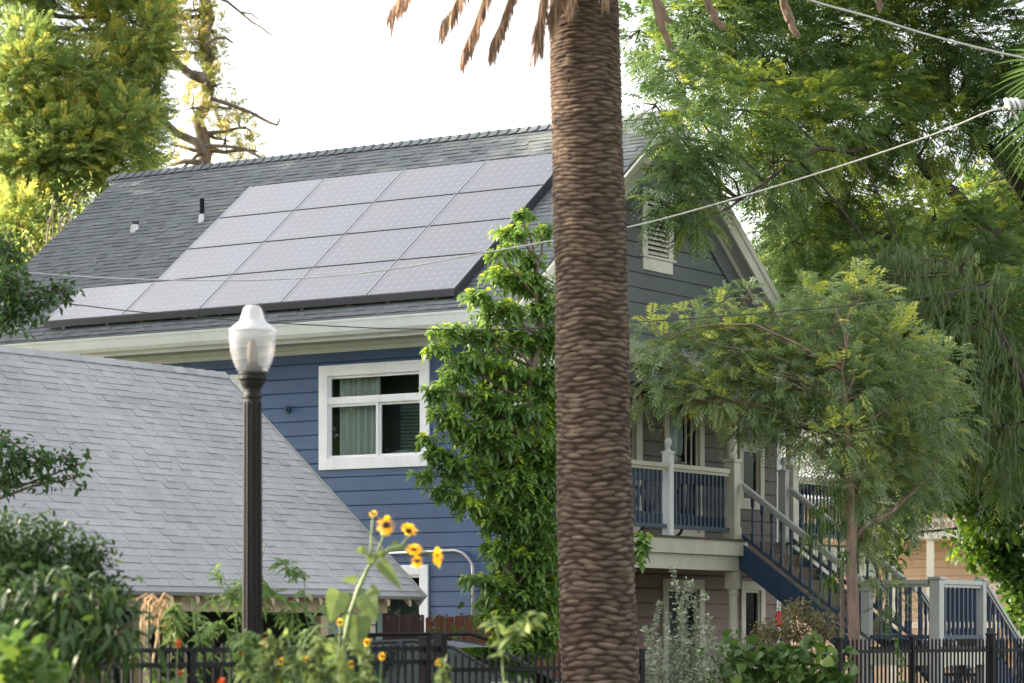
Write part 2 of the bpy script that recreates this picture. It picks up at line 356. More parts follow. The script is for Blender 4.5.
# ================================================================== HOUSE
aR, zR, T, aE, BW, aW, BEND, aRW = 3.41, 8.77, .76, -.59, .25, -.05, 9.65, 6.87
aE2 = 2*aR-aE; cosp = 1/math.sqrt(1+T*T)
house = thing('blue_house', 'two storey house with blue side wall, grey green gable and raised porch with stairs', 'house', W(0, 0, 0), ROT)

def siding(mb, f, z0, z1, hb, rng_of, holes=(), pr=.02):
    jn = []
    def strip(za, zb, oa, ob):
        cuts = sorted({za, zb}|{h[k] for h in holes for k in (2, 3) if za < h[k] < zb})
        for u0, u1 in zip(cuts, cuts[1:]):
            zc = (u0+u1)/2; o0 = oa+(ob-oa)*(u0-za)/(zb-za); o1 = oa+(ob-oa)*(u1-za)/(zb-za)
            l0, r0 = rng_of(u0); l1, r1 = rng_of(u1)
            if r0-l0 < .02: continue
            hs = [(h[0], h[1]) for h in holes if h[2] < zc < h[3]]; hs = sorted(hs+[(j, j+.005) for j in jn if l0+.1 < j < r0-.1 and not any(h[0]-.05 < j < h[1]+.05 for h in hs)]); L0, L1 = l0, l1
            for a, b in hs: mb.poly(f(L0, u0, o0), f(a, u0, o0), f(a, u1, o1), f(L1, u1, o1)); L0 = L1 = b
            mb.poly(f(L0, u0, o0), f(r0, u0, o0), f(r1, u1, o1), f(L1, u1, o1))
    n = int(math.ceil((z1-z0)/hb))
    for i in range(n):
        jn = [random.uniform(-.5, 10) for _ in range(2)]; zl = z0+i*hb; zh = min(z1, zl+hb); zc = max(zl+.01, zh-.024)
        strip(zl+1e-4, zc, pr, pr*.92)
        if zh > zc: strip(zc, zh, pr*.92, 0)
        l, r = rng_of(zl+1e-4)
        if r-l > .02 and not any(h[2] < zl < h[3] for h in holes): mb.poly(f(l, zl, -.003), f(r, zl, -.003), f(r, zl+1e-4, pr), f(l, zl+1e-4, pr))

# windows on the side wall: (b0,b1,z0,z1)
SW = [(1.66, 3.46, 3.80, 5.19), (1.68, 2.72, 1.40, 2.515), (4.72, 5.7, 4.2, 5.15)]
mb = MB(Hh)
siding(mb, lambda s, z, o: (aW-o, s, z), .25, 5.50, .192, lambda z: (BW, BEND), [(w[0]+.1, w[1]-.1, w[2]+.1, w[3]-.1) for w in SW])
mb.build('side_wall', M['blue'], house)
mb = MB(Hh)                                # far side and rear, plain lap walls
siding(mb, lambda s, z, o: (aRW+o, s, z), .25, 5.5, .192, lambda z: (BW, BEND)); siding(mb, lambda s, z, o: (s, BEND+o, z), .25, 5.5, .192, lambda z: (aW, aRW))
mb.build('rear_wall', M['blue'], house)
mb = MB(Hh); mb.box(aW+.0, aRW, BW+.02, BEND, 0, .27); mb.build('foundation', M['concrete'], house)
# gable wall (upper)
gz = lambda z: (max(aW, aR-(zR-.30-z)/T), min(aRW, aR+(zR-.30-z)/T))
mb = MB(Hh); V0, V1 = fa(640, BW), fa(671, BW)
siding(mb, lambda s, z, o: (s, BW-o, z), 5.30, zR-.32, .205, gz, [(V0+.08, V1-.05, 6.84, 7.62)]); mb.build('gable_wall', M['gable'], house)
# porch-level and ground-level front walls
D1 = (fa(662, BW), fa(702, BW), 2.9, 5.0); D2 = (fa(737, BW), fa(762, BW), 3.42, 5.0); D0 = (fa(612, BW), fa(640, BW), 2.9, 5.0)
mb = MB(Hh); siding(mb, lambda s, z, o: (s, BW-o, z), 2.66, 5.30, .2, lambda z: (aW, aRW), [(d[0]+.05, d[1]-.05, d[2], d[3]-.05) for d in (D1, D2, D0)])
mb.build('porch_wall', M['olive'], house)
G1 = (fa(661, BW), fa(702, BW), .45, 2.38); G2 = (fa(739, BW), fa(763, BW), 1.1, 2.38)
mb = MB(Hh); siding(mb, lambda s, z, o: (s, BW-o, z), .25, 2.66, .2, lambda z: (aW, aRW), [(d[0]+.05, d[1]-.05, d[2], d[3]-.05) for d in (G1, G2)])
mb.build('lower_front_wall', M['rosy'], house)
for q_ in ((aW-.03, aW+.1), (aRW-.1, aRW+.03)): mb = MB(Hh); mb.box(*q_, BW-.03, BW+.1, .25, 5.4); mb.build('corner_board', M['white'], house)

def window(f, s0, s1, z0, z1, mat, trim=.13, mull=(), trans=None, split=None, curt=None, dep=.5):
    """framed opening; f(s,z,off) with off outwards"""
    def bx(m, a, b, c, d, o0, o1):
        m.hexa([f(a, c, o0), f(b, c, o0), f(b, c, o1), f(a, c, o1), f(a, d, o0), f(b, d, o0), f(b, d, o1), f(a, d, o1)])
    fr = MB(Hh); bx(fr, s0, s0+trim, z0, z1, -.04, .045); bx(fr, s1-trim, s1, z0, z1, -.04, .045)
    bx(fr, s0+trim, s1-trim, z1-trim, z1, -.04, .047); bx(fr, s0+trim, s1-trim, z0, z0+trim*1.05, -.04, .047)
    w = fr.build('window', mat, house, bevel=.004)
    i0, i1, j0, j1 = s0+trim, s1-trim, z0+trim*1.05, z1-trim; sh = MB(Hh); e = .035
    def sash(a, b, c, d, o):
        bx(sh, a, a+e, c, d, o-.03, o); bx(sh, b-e, b, c, d, o-.03, o); bx(sh, a+e, b-e, d-e, d, o-.03, o+.001); bx(sh, a+e, b-e, c, c+e, o-.03, o+.001)
    if trans:
        bx(sh, i0, i1, trans-.03, trans+.03, -.04, .03); sash(i0, i1, trans+.03, j1, .012)
        top = trans-.03
    else: top = j1
    if split: sash(i0, split, j0, top, -.005); sash(split, i1, j0, top, .012)
    else: sash(i0, i1, j0, top, .0)
    for m_ in mull: bx(sh, m_-.012, m_+.012, j0, top, -.02, .004)
    sh.build('sash', M['white'] if mat is M['white'] else mat, w)
    gl = MB(Hh); gl.poly(f(i0, j0, -.018), f(i1, j0, -.018), f(i1, j1, -.018), f(i0, j1, -.018)); gl.build('pane', M['glass'], w)
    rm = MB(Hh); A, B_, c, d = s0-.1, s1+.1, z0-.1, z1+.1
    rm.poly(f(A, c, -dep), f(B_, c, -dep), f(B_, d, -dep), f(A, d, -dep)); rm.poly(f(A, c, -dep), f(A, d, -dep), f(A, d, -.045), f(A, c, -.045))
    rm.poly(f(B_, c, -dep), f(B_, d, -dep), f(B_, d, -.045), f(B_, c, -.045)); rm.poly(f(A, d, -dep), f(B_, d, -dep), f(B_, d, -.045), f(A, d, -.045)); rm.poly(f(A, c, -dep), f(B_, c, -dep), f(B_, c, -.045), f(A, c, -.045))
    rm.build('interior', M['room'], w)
    for (c0, c1) in (curt or ()):
        cm = MB(Hh); k = max(8, int((c1-c0)/.018)); o = -.11
        xs = [(c0+(c1-c0)*i/k, o+.022*math.sin(i*1.1)+.012*math.sin(i*.43)) for i in range(k+1)]
        for (xa, oa), (xb, ob) in zip(xs, xs[1:]): cm.poly(f(xa, j0-.02, oa), f(xb, j0-.02, ob), f(xb, j1-.03, ob), f(xa, j1-.03, oa))
        cm.build('curtain', M['curtain'], w, smooth=True)
    return w
fs = lambda s, z, o: (aW-o, s, z)
w = window(fs, *SW[0], M['white'], .145, trans=4.70, split=2.50, curt=[(2.55, 3.22)], dep=.7)
sm = MB(Hh)
for i in range(16): sm.box(aW+.42, aW+.43, 1.8, 2.45, 3.95+i*.047, 3.985+i*.047)
sm.build('blind', M['garwall'], w)
sm = MB(Hh); sm.tube([(aW+.16, 1.95, 3.98), (aW+.16, 2.2, 4.0), (aW+.16, 2.42, 3.98)], [.035, .045, .035], 8); sm.build('draught_cushion', M['garwall'], w, smooth=True)
window(fs, *SW[1], M['white'], .13, split=None)
window(fs, *SW[2], M['white'], .13)
ff = lambda s, z, o: (s, BW-o, z)
window(ff, *D1, M['cream'], .13, mull=[D1[0]+.66, D1[1]-.3], curt=[(D1[0]+.15, D1[0]+.6)])
window(ff, *D2, M['cream'], .12, trans=4.32, curt=None)
window(ff, *D0, M['cream'], .16, curt=[(D0[0]+.2, D0[1]-.2)])
window(ff, *G1, M['cream'], .14, mull=[(G1[0]+G1[1])/2], curt=[(G1[0]+.2, G1[1]-.2)])
window(ff, *G2, M['cream'], .13, trans=1.5, curt=[(G2[0]+.2, G2[1]-.4)])
# attic vent
mb = MB(Hh); z0, z1 = 6.78, 7.7
mb.box(V0, V0+.13, BW-.05, BW+.02, z0, z1); mb.box(V1-.13, V1, BW-.05, BW+.02, z0, z1); mb.box(V0+.13, V1-.13, BW-.052, BW+.02, z1-.12, z1); mb.box(V0-.03, V1+.03, BW-.075, BW+.02, z0-.03, z0); mb.box(V0+.02, V1-.02, BW-.045, BW+.02, z0-.2, z0-.03)
vent = mb.build('attic_vent', M['cream'], house, bevel=.004)
mb = MB(Hh)
for i in range(11):
    z = z0+.03+i*.068; mb.hexa([(V0+.13, BW-.035, z), (V1-.13, BW-.035, z), (V1-.13, BW+.02, z+.045), (V0+.13, BW+.02, z+.045), (V0+.13, BW-.035, z+.014), (V1-.13, BW-.035, z+.014), (V1-.13, BW+.02, z+.059), (V0+.13, BW+.02, z+.059)])
mb.build('louvre', M['cream'], vent)
mb = MB(Hh); mb.box(V0+.05, V1-.05, BW+.04, BW+.06, z0, z1); mb.build('vent_backing', M['dark'], vent)

# roof -------------------------------------------------------------
def shingles(mb, f, L, R, wid, expo, w0=.10, w1=.30, th=.016, tv=.22):
    """f(s,w,h): s along the ridge, w down the slope, h off the slope; L(w),R(w) bounds"""
    n = int(wid/expo)
    for i in range(n):
        wa = i*expo-.02; wb = min(wid, (i+1)*expo); s = L(wb)-random.uniform(0, .2); rowt = random.uniform(-.08, .08)
        while s < R(wb):
            e = s+random.uniform(w0, w1); a, b = max(s, L(wb)), min(e, R(wb)); s = e
            if b-a < .01: continue
            h = th*random.choice([.6, .8, 1.15, 1.4]); t = min(1, max(0, .5+rowt+random.gauss(0, tv))); a += .0025; wc = wb+random.uniform(-.006, .004)
            q = [(a, wa, .0), (b, wa, .0), (b, wc, .0), (a, wc, .0), (a, wa, .003), (b, wa, .003), (b, wc, h), (a, wc, h)]
            i0 = mb.P(*[f(*x) for x in q], t=t)
            for fc in ((4, 5, 6, 7), (2, 3, 7, 6), (3, 0, 4, 7), (1, 2, 6, 5)): mb.f.append([i0+j for j in fc])
sl = math.hypot(aR-aE, T*(aR-aE)); sn = T*cosp
def rf(s, w, h): return (aR-w*cosp-h*sn, s, zR-w*sn+h*cosp)
def rf2(s, w, h): return (aR+w*cosp+h*sn, s, zR-w*sn+h*cosp)
BR = 10.02
mb = MB(Hh); shingles(mb, rf, lambda w: 0, lambda w: BR, sl, .108, .09, .22, .013, tv=.15)
shingles(mb, rf2, lambda w: 0, lambda w: BR, sl, .108, .09, .22, .013, tv=.15)
# deck slab under the shingles
for f_ in (rf, rf2):
    mb.hexa([f_(0.01, 0, -.13), f_(BR-.01, 0, -.13), f_(BR-.01, sl-.01, -.13), f_(.01, sl-.01, -.13), f_(.01, 0, -.002), f_(BR-.01, 0, -.002), f_(BR-.01, sl-.01, -.002), f_(.01, sl-.01, -.002)], t=.3)
roof = mb.build('roof', M['roof'], house)
mb = MB(Hh); s = -.02; k = 0
while s < BR:
    t = random.uniform(.3, .95); e = s+.21; h0, h1 = .012, .05
    for f_ in (rf, rf2):
        q = [f_(s, .0, h1), f_(e, 0, h0+.01), f_(e, .14, h0), f_(s, .14, h1-.012)]; mb.poly(*q, t=t)
        mb.poly(f_(s, .0, h1), f_(s, .14, h1-.012), f_(s, .14, .0), f_(s, .0, .0), t=t)
    s += .17
mb.build('ridge_cap', M['roof'], house)
# rakes, soffits, gutter
def rakeline(f_, b0, b1, w0, w1, h0, h1, name, mat):
    m = MB(Hh); m.hexa([f_(b0, w0, h0), f_(b1, w0, h0), f_(b1, w1, h0), f_(b0, w1, h0), f_(b0, w0, h1), f_(b1, w0, h1), f_(b1, w1, h1), f_(b0, w1, h1)]); return m.build(name, mat, house)
for f_ in (rf, rf2):
    rakeline(f_, -.035, -.001, .0, sl, -.25, -.015, 'rake_board', M['cream'])
    rakeline(f_, -.06, -.036, .0, sl, -.10, -.008, 'crown_moulding', M['cream'])
    rakeline(f_, 0, BW-.03, .0, sl-.1, -.225, -.2, 'rake_soffit', M['soffit'])
    rakeline(f_, BW-.07, BW-.025, .15, sl-.3, -.29, -.226, 'bed_moulding', M['cream'])
    rakeline(f_, BW-.045, BW-.024, .3, sl-.3, -.55, -.292, 'frieze_board', M['gable'])
    rakeline(f_, BR+.001, BR+.035, .0, sl, -.25, -.015, 'rake_board', M['cream'])
gz0 = zR-T*(aR-aE)
mb = MB(Hh); prof = [(-.0, .0), (-.0, -.19), (-.07, -.20), (-.10, -.15), (-.115, -.05), (-.125, -.02), (-.125, .0), (-.118, .0), (-.113, -.035)]
xo = aE+.03
pts = [(xo+x, gz0-.015+z) for x, z in prof]
for (x0, z0_), (x1, z1_) in zip(pts, pts[1:]): mb.poly((x0, -.04, z0_), (x1, -.04, z1_), (x1, BR, z1_), (x0, BR, z0_))
mb.poly(*[(x, -.04, z) for x, z in pts[:7]]); mb.build('gutter', M['gutter'], house)
mb = MB(Hh); mb.box(xo+.002, xo+.03, -.02, BR, gz0-.27, gz0-.03); mb.build('fascia', M['gutter'], house)
mb = MB(Hh); mb.box(xo+.03, aW-.0, -.02, BR, gz0-.255, gz0-.235); mb.build('eave_soffit', M['soffit'], house)
mb = MB(Hh); mb.box(aW-.09, aW-.035, BW, BEND, gz0-.31, gz0-.257); mb.box(aW-.055, aW-.02, BW, BEND, gz0-.37, gz0-.312); mb.build('frieze_board', M['gutter'], house)
# vent pipes on the roof
def pipe(px, py, h, r, mat, fl):
    # foot on roof plane found along the sight line
    d = np.array([(px-CX)/F, 1, (YH-py)/F]); n = np.array([-T*VV[0], -T*VV[1], 1.]); p0 = W(aR, 0, zR); k = np.dot(n, p0-np.array([0, 0, HC]))/np.dot(n, d)
    p = np.array([0, 0, HC])+k*d; m = MB(); m.tube([p-[0, 0, .1], p+[0, 0, h]], r, 12); o = m.build('vent_pipe', mat, house, smooth=False)
    m = MB(); m.tube([p-[0, 0, .1], p+[0, 0, fl]], [r*1.9, r*1.25], 12); m.build('flashing', M['metal'], o)
pipe(202, 221, .33, .035, M['black'], .10); pipe(135.5, 229.5, .12, .05, M['skirt'], .07)
# shed roof of the porch
PB = -1.45; PA0, PA1 = -.3, 7.2; pz0, pz1 = 5.58, 5.14
mb = MB(Hh); psl = math.hypot(BW-PB, pz0-pz1); cw, sw_ = (BW-PB)/psl, (pz0-pz1)/psl
pf = lambda s, w, h: (s, BW-w*cw-h*sw_, pz0-w*sw_+h*cw)
shingles(mb, pf, lambda w: PA0, lambda w: PA1, psl, .14)
mb.hexa([pf(PA0, 0, -.1), pf(PA1, 0, -.1), pf(PA1, psl-.01, -.1), pf(PA0, psl-.01, -.1), pf(PA0, 0, -.002), pf(PA1, 0, -.002), pf(PA1, psl-.01, -.002), pf(PA0, psl-.01, -.002)], t=.3)
mb.build('porch_roof', M['roof2'], house)
mb = MB(Hh); mb.box(PA0, PA1, PB-.03, PB-.002, 4.98, 5.12); mb.box(PA0-.03, PA0-.002, PB-.03, BW, 4.98, 5.12); mb.build('porch_fascia', M['cream'], house)
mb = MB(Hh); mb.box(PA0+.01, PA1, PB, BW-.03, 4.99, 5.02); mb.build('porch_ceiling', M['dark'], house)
mb = MB(Hh); mb.box(-.12, 7.1, -1.28, -1.12, 4.78, 4.985); mb.build('porch_beam', M['navy'], house)

# porch floor, beams, posts
RB = -1.2; FZ = 2.87
cA = (fa(727, RB)+fa(737, RB))/2; nA = fa(668, RB); n2 = fa(783, RB)-.02; c2 = fa(791, RB)
mb = MB(Hh); mb.box(-.22, cA+.16, RB-.17, BW, FZ-.03, FZ); mb.box(cA+.162, c2+.02, RB-.02, BW, FZ-.03, FZ); mb.box(n2-.05, 7.1, RB-.17, BW, FZ-.031, FZ-.001); mb.build('porch_floor', M['tread'], house)
mb = MB(Hh); mb.box(-.2, cA+.16, RB-.15, RB-.10, FZ-.22, FZ-.032); mb.box(-.2, -.15, RB-.1, BW, FZ-.22, FZ-.032); mb.box(n2-.04, 7.1, RB-.15, RB-.10, FZ-.22, FZ-.032); mb.build('porch_rim_board', M['cream'], house)
mb = MB(Hh); mb.box(-.12, cA+.08, RB-.08, RB+.06, FZ-.42, FZ-.222); mb.box(n2, 7.1, RB-.08, RB+.06, FZ-.42, FZ-.222); mb.build('porch_girder', M['cream'], house)
def column(a, b, z0, zt, rail=FZ+.93, name='porch_column'):
    m = MB(Hh); h = .082; m.box(a-h-.012, a+h+.012, b-h-.012, b+h+.012, z0, z0+.16); m.box(a-h, a+h, b-h, b+h, z0+.16, rail+.1)
    m.box(a-h-.015, a+h+.015, b-h-.015, b+h+.015, rail+.1, rail+.14)
    m.lathe((a, b, rail+.14), [(.07, 0), (.075, .05), (.062, .09), (.07, .14), (.074, .5), (.062, zt-rail-.5), (.075, zt-rail-.45), (.06, zt-rail-.4), (.075, zt-rail-.33)], 14)
    m.box(a-h, a+h, b-h, b+h, zt-.2, zt); return m.build(name, M['greyrail'] if False else M['cream'], house, bevel=.006)
column(cA, RB, FZ, 4.78); column(c2, RB, FZ, 4.78); column(-.02, RB, FZ, 4.78); column(6.95, RB, FZ, 4.78)
for a in (cA+.02, -.02, 6.95, n2+.1):
    m = MB(Hh); m.box(a-.11, a+.11, RB-.11, RB+.11, 0, .5); m.lathe((a, RB, .5), [(.07, 0), (.08, .05), (.066, .1), (.07, 1.2), (.062, 1.62), (.078, 1.66), (.066, 1.72)], 14); m.box(a-.08, a+.08, RB-.08, RB+.08, 2.215, FZ-.425); m.build('lower_column', M['cream'], house, bevel=.006)
def newel(a, b, z0, top, mat=None, w=.056):
    m = MB(Hh); m.box(a-w, a+w, b-w, b+w, z0, top-.02); m.box(a-w-.012, a+w+.012, b-w-.012, b+w+.012, top-.02, top+.005)
    m.lathe((a, b, top+.005), [(w*.9, 0), (w*.45, .03), (w*.4, .05), (w*.75, .085), (w*.88, .125), (w*.6, .165), (.001, .18)], 12); return m.build('newel_post', mat or M['white'], house, bevel=.004)
newel(nA, RB, FZ, 3.95); newel(n2, RB-.02, 2.55, 3.86, M['greyrail'])
def baluster_mesh(h, name='baluster', sq=False):
    m = MB()
    if sq: m.box(-.018, .018, -.018, .018, 0, h)
    else:
        m.box(-.02, .02, -.02, .02, 0, h*.2); m.lathe((0, 0, h*.2), [(.022, 0), (.014, .03), (.019, .12), (.021, .2), (.015, h*.55-.02), (.021, h*.55)], 6); m.box(-.02, .02, -.02, .02, h*.75, h)
    V = np.array(m.v); me = bpy.data.meshes.new(name); me.from_pydata(V.tolist(), [], m.f); me.update(); me.materials.append(M['navy']); return me
bm_full = baluster_mesh(.76); bm_land = baluster_mesh(.72, sq=True); bm_st = baluster_mesh(.74)
def bar(m, p, q, w, h):                    # rail of rectangular section between two local points, w across, h high
    p, q = np.array(p, float), np.array(q, float); d = nrm(q-p); s = nrm(np.cross(d, Z3))*w/2; z = np.array([0, 0, h])
    m.hexa([tuple(p-s), tuple(q-s), tuple(q+s), tuple(p+s), tuple(p-s+z), tuple(q-s+z), tuple(q+s+z), tuple(p+s+z)])
def railing(p, q, hz, bmesh_, low=.1, gap=.105, topmat='cream', lowmat='navy', hh=.055, name='railing', bh=.76):
    """p,q local floor points; sloping allowed"""
    m = MB(Hh); t = np.array([0, 0, hz]); bar(m, np.array(p)+t-[0, 0, hh], np.array(q)+t-[0, 0, hh], .09, hh); bar(m, np.array(p)+t-[0, 0, hh+.04], np.array(q)+t-[0, 0, hh+.04], .045, .038)
    r = m.build(name, M[topmat], house)
    m = MB(Hh); bar(m, np.array(p)+[0, 0, low], np.array(q)+[0, 0, low], .06, .05); m.build('bottom_rail', M[lowmat], r)
    L = math.hypot(q[0]-p[0], q[1]-p[1]); k = max(2, int(L/gap))
    for i in range(1, k):
        t_ = i/k; o = link('baluster', bmesh_, r); o.location = (p[0]+(q[0]-p[0])*t_, p[1]+(q[1]-p[1])*t_, p[2]+(q[2]-p[2])*t_+low+.03)
        o.scale = (1, 1, (hz-low-.03-hh)/bh)
    return r
h93 = .93
railing((.1, RB, FZ), (nA-.08, RB, FZ), h93, bm_full); railing((nA+.08, RB, FZ), (cA-.13, RB, FZ), h93, bm_full); railing((c2+.13, RB, FZ), (6.82, RB, FZ), h93, bm_full)
railing((-.02, RB+.13, FZ), (-.02, BW-.03, FZ), h93, bm_full)
# stairs out to the landing
aS0, aS1 = cA+.1, n2; LB0, LB1, LZ = -3.2, -4.13, 1.45
ns = 8; run = (RB-LB0)/ns; rise = (FZ-LZ)/(ns)
for i in range(1, ns):
    m = MB(Hh); b1 = RB-.02-(i-1)*run; m.box(aS0, aS1, b1-run-.02, b1, FZ-i*rise-.035, FZ-i*rise); m.box(aS0+.01, aS1-.01, b1-.015, b1, FZ-i*rise+.001, FZ-(i-1)*rise-.036); m.build('stair_tread', M['tread'], house)
def stringer(a, t=.05, p0=(RB-.02, FZ+.02), p1=(LB0, LZ+.0), dep=.36, name='stair_stringer'):
    m = MB(Hh); (b0, z0), (b1, z1) = p0, p1
    m.hexa([(a-t/2, b0, z0-dep), (a+t/2, b0, z0-dep), (a+t/2, b1, z1-dep), (a-t/2, b1, z1-dep), (a-t/2, b0, z0), (a+t/2, b0, z0), (a+t/2, b1, z1), (a-t/2, b1, z1)]); m.build(name, M['navyd'], house)
stringer(aS0-.03); stringer(aS1+.03)
railing((aS0-.03, RB-.13, FZ-.1), (aS0-.03, LB0, LZ-.05), .85, bm_st, .12, .135, 'greyrail', bh=.74)
railing((aS1+.03, RB-.13, FZ-.1), (aS1+.03, LB0, LZ-.05), .85, bm_st, .12, .135, 'greyrail', bh=.74)
# landing
m = MB(Hh); m.box(aS0-.06, aS1+.1, LB1-.08, LB0+.0, LZ-.04, LZ); m.build('landing_floor', M['tread'], house)
m = MB(Hh); m.box(aS0-.04, aS1+.1, LB1-.06, LB1-.02, LZ-.24, LZ-.042); m.box(aS0-.045, aS0-.005, LB1-.02, LB0, LZ-.24, LZ-.042); m.build('landing_rim', M['cream'], house)
def landpost(a, b, top=LZ+.86, w=.085, mat='greyrail'):
    m = MB(Hh); m.box(a-w, a+w, b-w, b+w, 0, top); m.box(a-w-.02, a+w+.02, b-w-.02, b+w+.02, top+.001, top+.035); m.build('landing_post', M[mat], house, bevel=.005)
landpost(aS0-.0, LB1, w=.072); landpost(aS1+.06, LB1, w=.052); landpost(aS0, LB0+.06, LZ+.72, .06)
railing((aS0, LB0, LZ), (aS0, LB1+.1, LZ), .86, bm_land, .1, .13, 'greyrail', bh=.72); railing((aS0+.1, LB1, LZ), (aS1, LB1, LZ), .86, bm_land, .1, .125, 'greyrail', bh=.72)
# second flight, sideways
F0 = aS1+.14; nf = 8; r2 = .28; h2 = LZ/nf
for i in range(1, nf):
    m = MB(Hh); a0 = F0+(i-1)*r2; m.box(a0, a0+r2+.02, LB1, LB0, LZ-i*h2-.035, LZ-i*h2); m.build('stair_tread', M['tread'], house)
for b in (LB1-.03, LB0+.03):
    m = MB(Hh); t = .025; q = lambda a, z: [(a, b-t, z), (a, b+t, z)]
    e = F0+nf*r2-.1
    m.hexa([(F0, b-t, LZ-.3), (e, b-t, -.0), (e, b+t, -.0), (F0, b+t, LZ-.3), (F0, b-t, LZ+.02), (e, b-t, .3), (e, b+t, .3), (F0, b+t, LZ+.02)]); m.build('stair_stringer', M['navyd'], house)
railing((F0-.02, LB1-.03, LZ-.03), (F0+nf*r2-.2, LB1-.03, .05), .86, bm_st, .12, .13, 'greyrail', bh=.74)
railing((F0-.02, LB0+.03, LZ-.03), (F0+nf*r2-.2, LB0+.03, .05), .86, bm_st, .12, .13, 'greyrail', bh=.74)
landpost(F0+nf*r2-.1, LB1-.03, .95, .07); landpost(F0+nf*r2-.1, LB0+.03, .95, .07)
# conduit and the round wall fitting
m = MB(Hh); a = aW-.06; cb0, cb1 = sb(473, a), sb(352, a); zz = HC+(YH-553)/F*37.2
m.tube([(a, cb1, zz), (a, cb0+.35, zz+.03)]+[(a, cb0+.3-.3*math.sin(t), zz-.25+.28*math.cos(t)) for t in (0.1, .5, .9, 1.25, 1.57)]+[(a, cb0, 1.2)], .022, 8); m.build('wall_conduit', M['metal'], house, smooth=True)
m = MB(Hh); bb = sb(289, aW); zf = 4.64
m.tube([(aW-.018, bb, zf), (aW-.05, bb, zf)], .055, 16); m.tube([(aW-.05, bb, zf), (aW-.09, bb, zf)], .025, 10); m.build('hose_bracket', M['navyd'], house)

# ================================================================== SOLAR PANELS
# raised plane .15 above the roof
bs = [1.04, 2.445, 3.86, 5.265, 6.655, 8.09]; As = [-.405, .31, 1.01, 1.705, 2.44]
rows = ['bottom', 'second', 'third', 'top']; cols = ['nearest', 'second', 'third', 'fourth']
lift = .17
def panel(i, j):
    b0, b1 = bs[j]+.014, bs[j+1]-.014; a0, a1 = As[i]+.004, As[i+1]-.004
    zf = lambda a, h: zR-T*(aR-a)+lift+h/cosp
    if j == 4: lab = 'lone solar panel sticking out at the far left end of the bottom row'
    else: lab = 'solar panel in the %s row%s, %s column from the palm trunk' % (rows[i], ' from the gutter' if i in (1, 2) else '', cols[j])
    c = W(a0, b0, zf(a0, 0)); r = thing('solar_panel', lab, 'solar panel', c, ROT, 'solar panels on the house roof')
    X = lambda a, b, h: W(a, b, zf(a, h))
    m = MB(X); e = .012
    for (x0, x1, y0, y1) in ((a0+e*.5, a1-e*.5, b0, b0+e), (a0+e*.5, a1-e*.5, b1-e*1.6, b1)): m.box(x0, x1, y0, y1, -.04, .0)
    m.box(a0+e*.5, a0+e, b0+e, b1-e*1.6, -.04, -.006); m.box(a1-e, a1-e*.5, b0+e, b1-e*1.6, -.04, -.006); m.build('frame', M['panelframe'], r); m = MB(X)
    for (x0, x1) in ((a0, a0+e*.3), (a1-e*.3, a1)): m.box(x0, x1, b0, b1, -.04, -.003)
    m.build('edge_trim', M['black'], r)
    V = [X(a0+e, b0+e, -.004), X(a0+e, b1-e, -.004), X(a1-e, b1-e, -.004), X(a1-e, b0+e, -.004)]
    V = [tuple(inv(r)(np.array([v]))[0]) for v in V]; me = bpy.data.meshes.new('cell_glass'); me.from_pydata(V, [], [(0, 1, 2, 3)]); me.update()
    uv = me.uv_layers.new(name='UVMap')
    for k, c_ in enumerate([(0, 0), (1, 0), (1, 1), (0, 1)]): uv.data[k].uv = c_
    me.materials.append(M['cells']); link('cell_glass', me, r)
    if i == 0:
        m = MB(X); m.box(a0-.012, a0-.002, b0-.012, b1+.012, -.075, -.004); m.build('skirt', M['skirt'], r)
    if j == 0:
        m = MB(X); m.box(a0, a1, b0-.02, b0-.003, -.17, -.005); m.build('side_skirt', M['skirt'], r)
    m = MB(X)
    for b in (b0+.3, b1-.3): m.box(a0+.05, a1, b-.02, b+.02, -.16, -.041)
    m.build('mounting_rail', M['metal'], r)
for i in range(4):
    for j in range(4): panel(i, j)
panel(0, 4)

# ================================================================== GARAGE
gE = PX(425, 597, 33.); gR = PX(223, 374, 34.64)     # eave corner and ridge end at the right gable
gO = np.array([gE[0], gE[1]]); run_g = float((gR[:2]-gO)@UU); rise_g = gR[2]-gE[2]
GX = lambda a, b, z: np.array([*(gO+a*VV+b*UU), z])
gar = thing('garage', 'low open-sided garage with a wide light grey shingled roof left of the blue house', 'garage', GX(0, 0, 0), ROT)
gs = math.hypot(run_g, rise_g); cg, sg_ = run_g/gs, rise_g/gs; GL = 9.0
gf = lambda s, w, h: (s, run_g-w*cg-h*sg_, gR[2]-w*sg_+h*cg); gf2 = lambda s, w, h: (s, run_g+w*cg+h*sg_, gR[2]-w*sg_+h*cg)
mb = MB(GX); shingles(mb, gf, lambda w: -GL, lambda w: 0, gs, .116, .13, .24, .011, .10); shingles(mb, gf2, lambda w: -GL, lambda w: 0, gs, .116, .13, .24, .011, .10)
for f_ in (gf, gf2): mb.hexa([f_(-GL, 0, -.05), f_(-.01, 0, -.05), f_(-.01, gs-.01, -.05), f_(-GL, gs-.01, -.05), f_(-GL, 0, -.002), f_(-.01, 0, -.002), f_(-.01, gs-.01, -.002), f_(-GL, gs-.01, -.002)], t=.2)
mb.build('roof', M['roof2'], gar)
mb = MB(GX); s = 0.02
while s > -GL:
    t = random.uniform(.2, .9)
    for f_ in (gf, gf2):
        mb.poly(f_(s, 0, .035), f_(s-.24, 0, .022), f_(s-.24, .11, .014), f_(s, .11, .024), t=t); mb.poly(f_(s, 0, .035), f_(s, .11, .024), f_(s, .11, 0), f_(s, 0, 0), t=t)
    s -= .2
mb.build('ridge_cap', M['roof2'], gar)
mb = MB(GX)
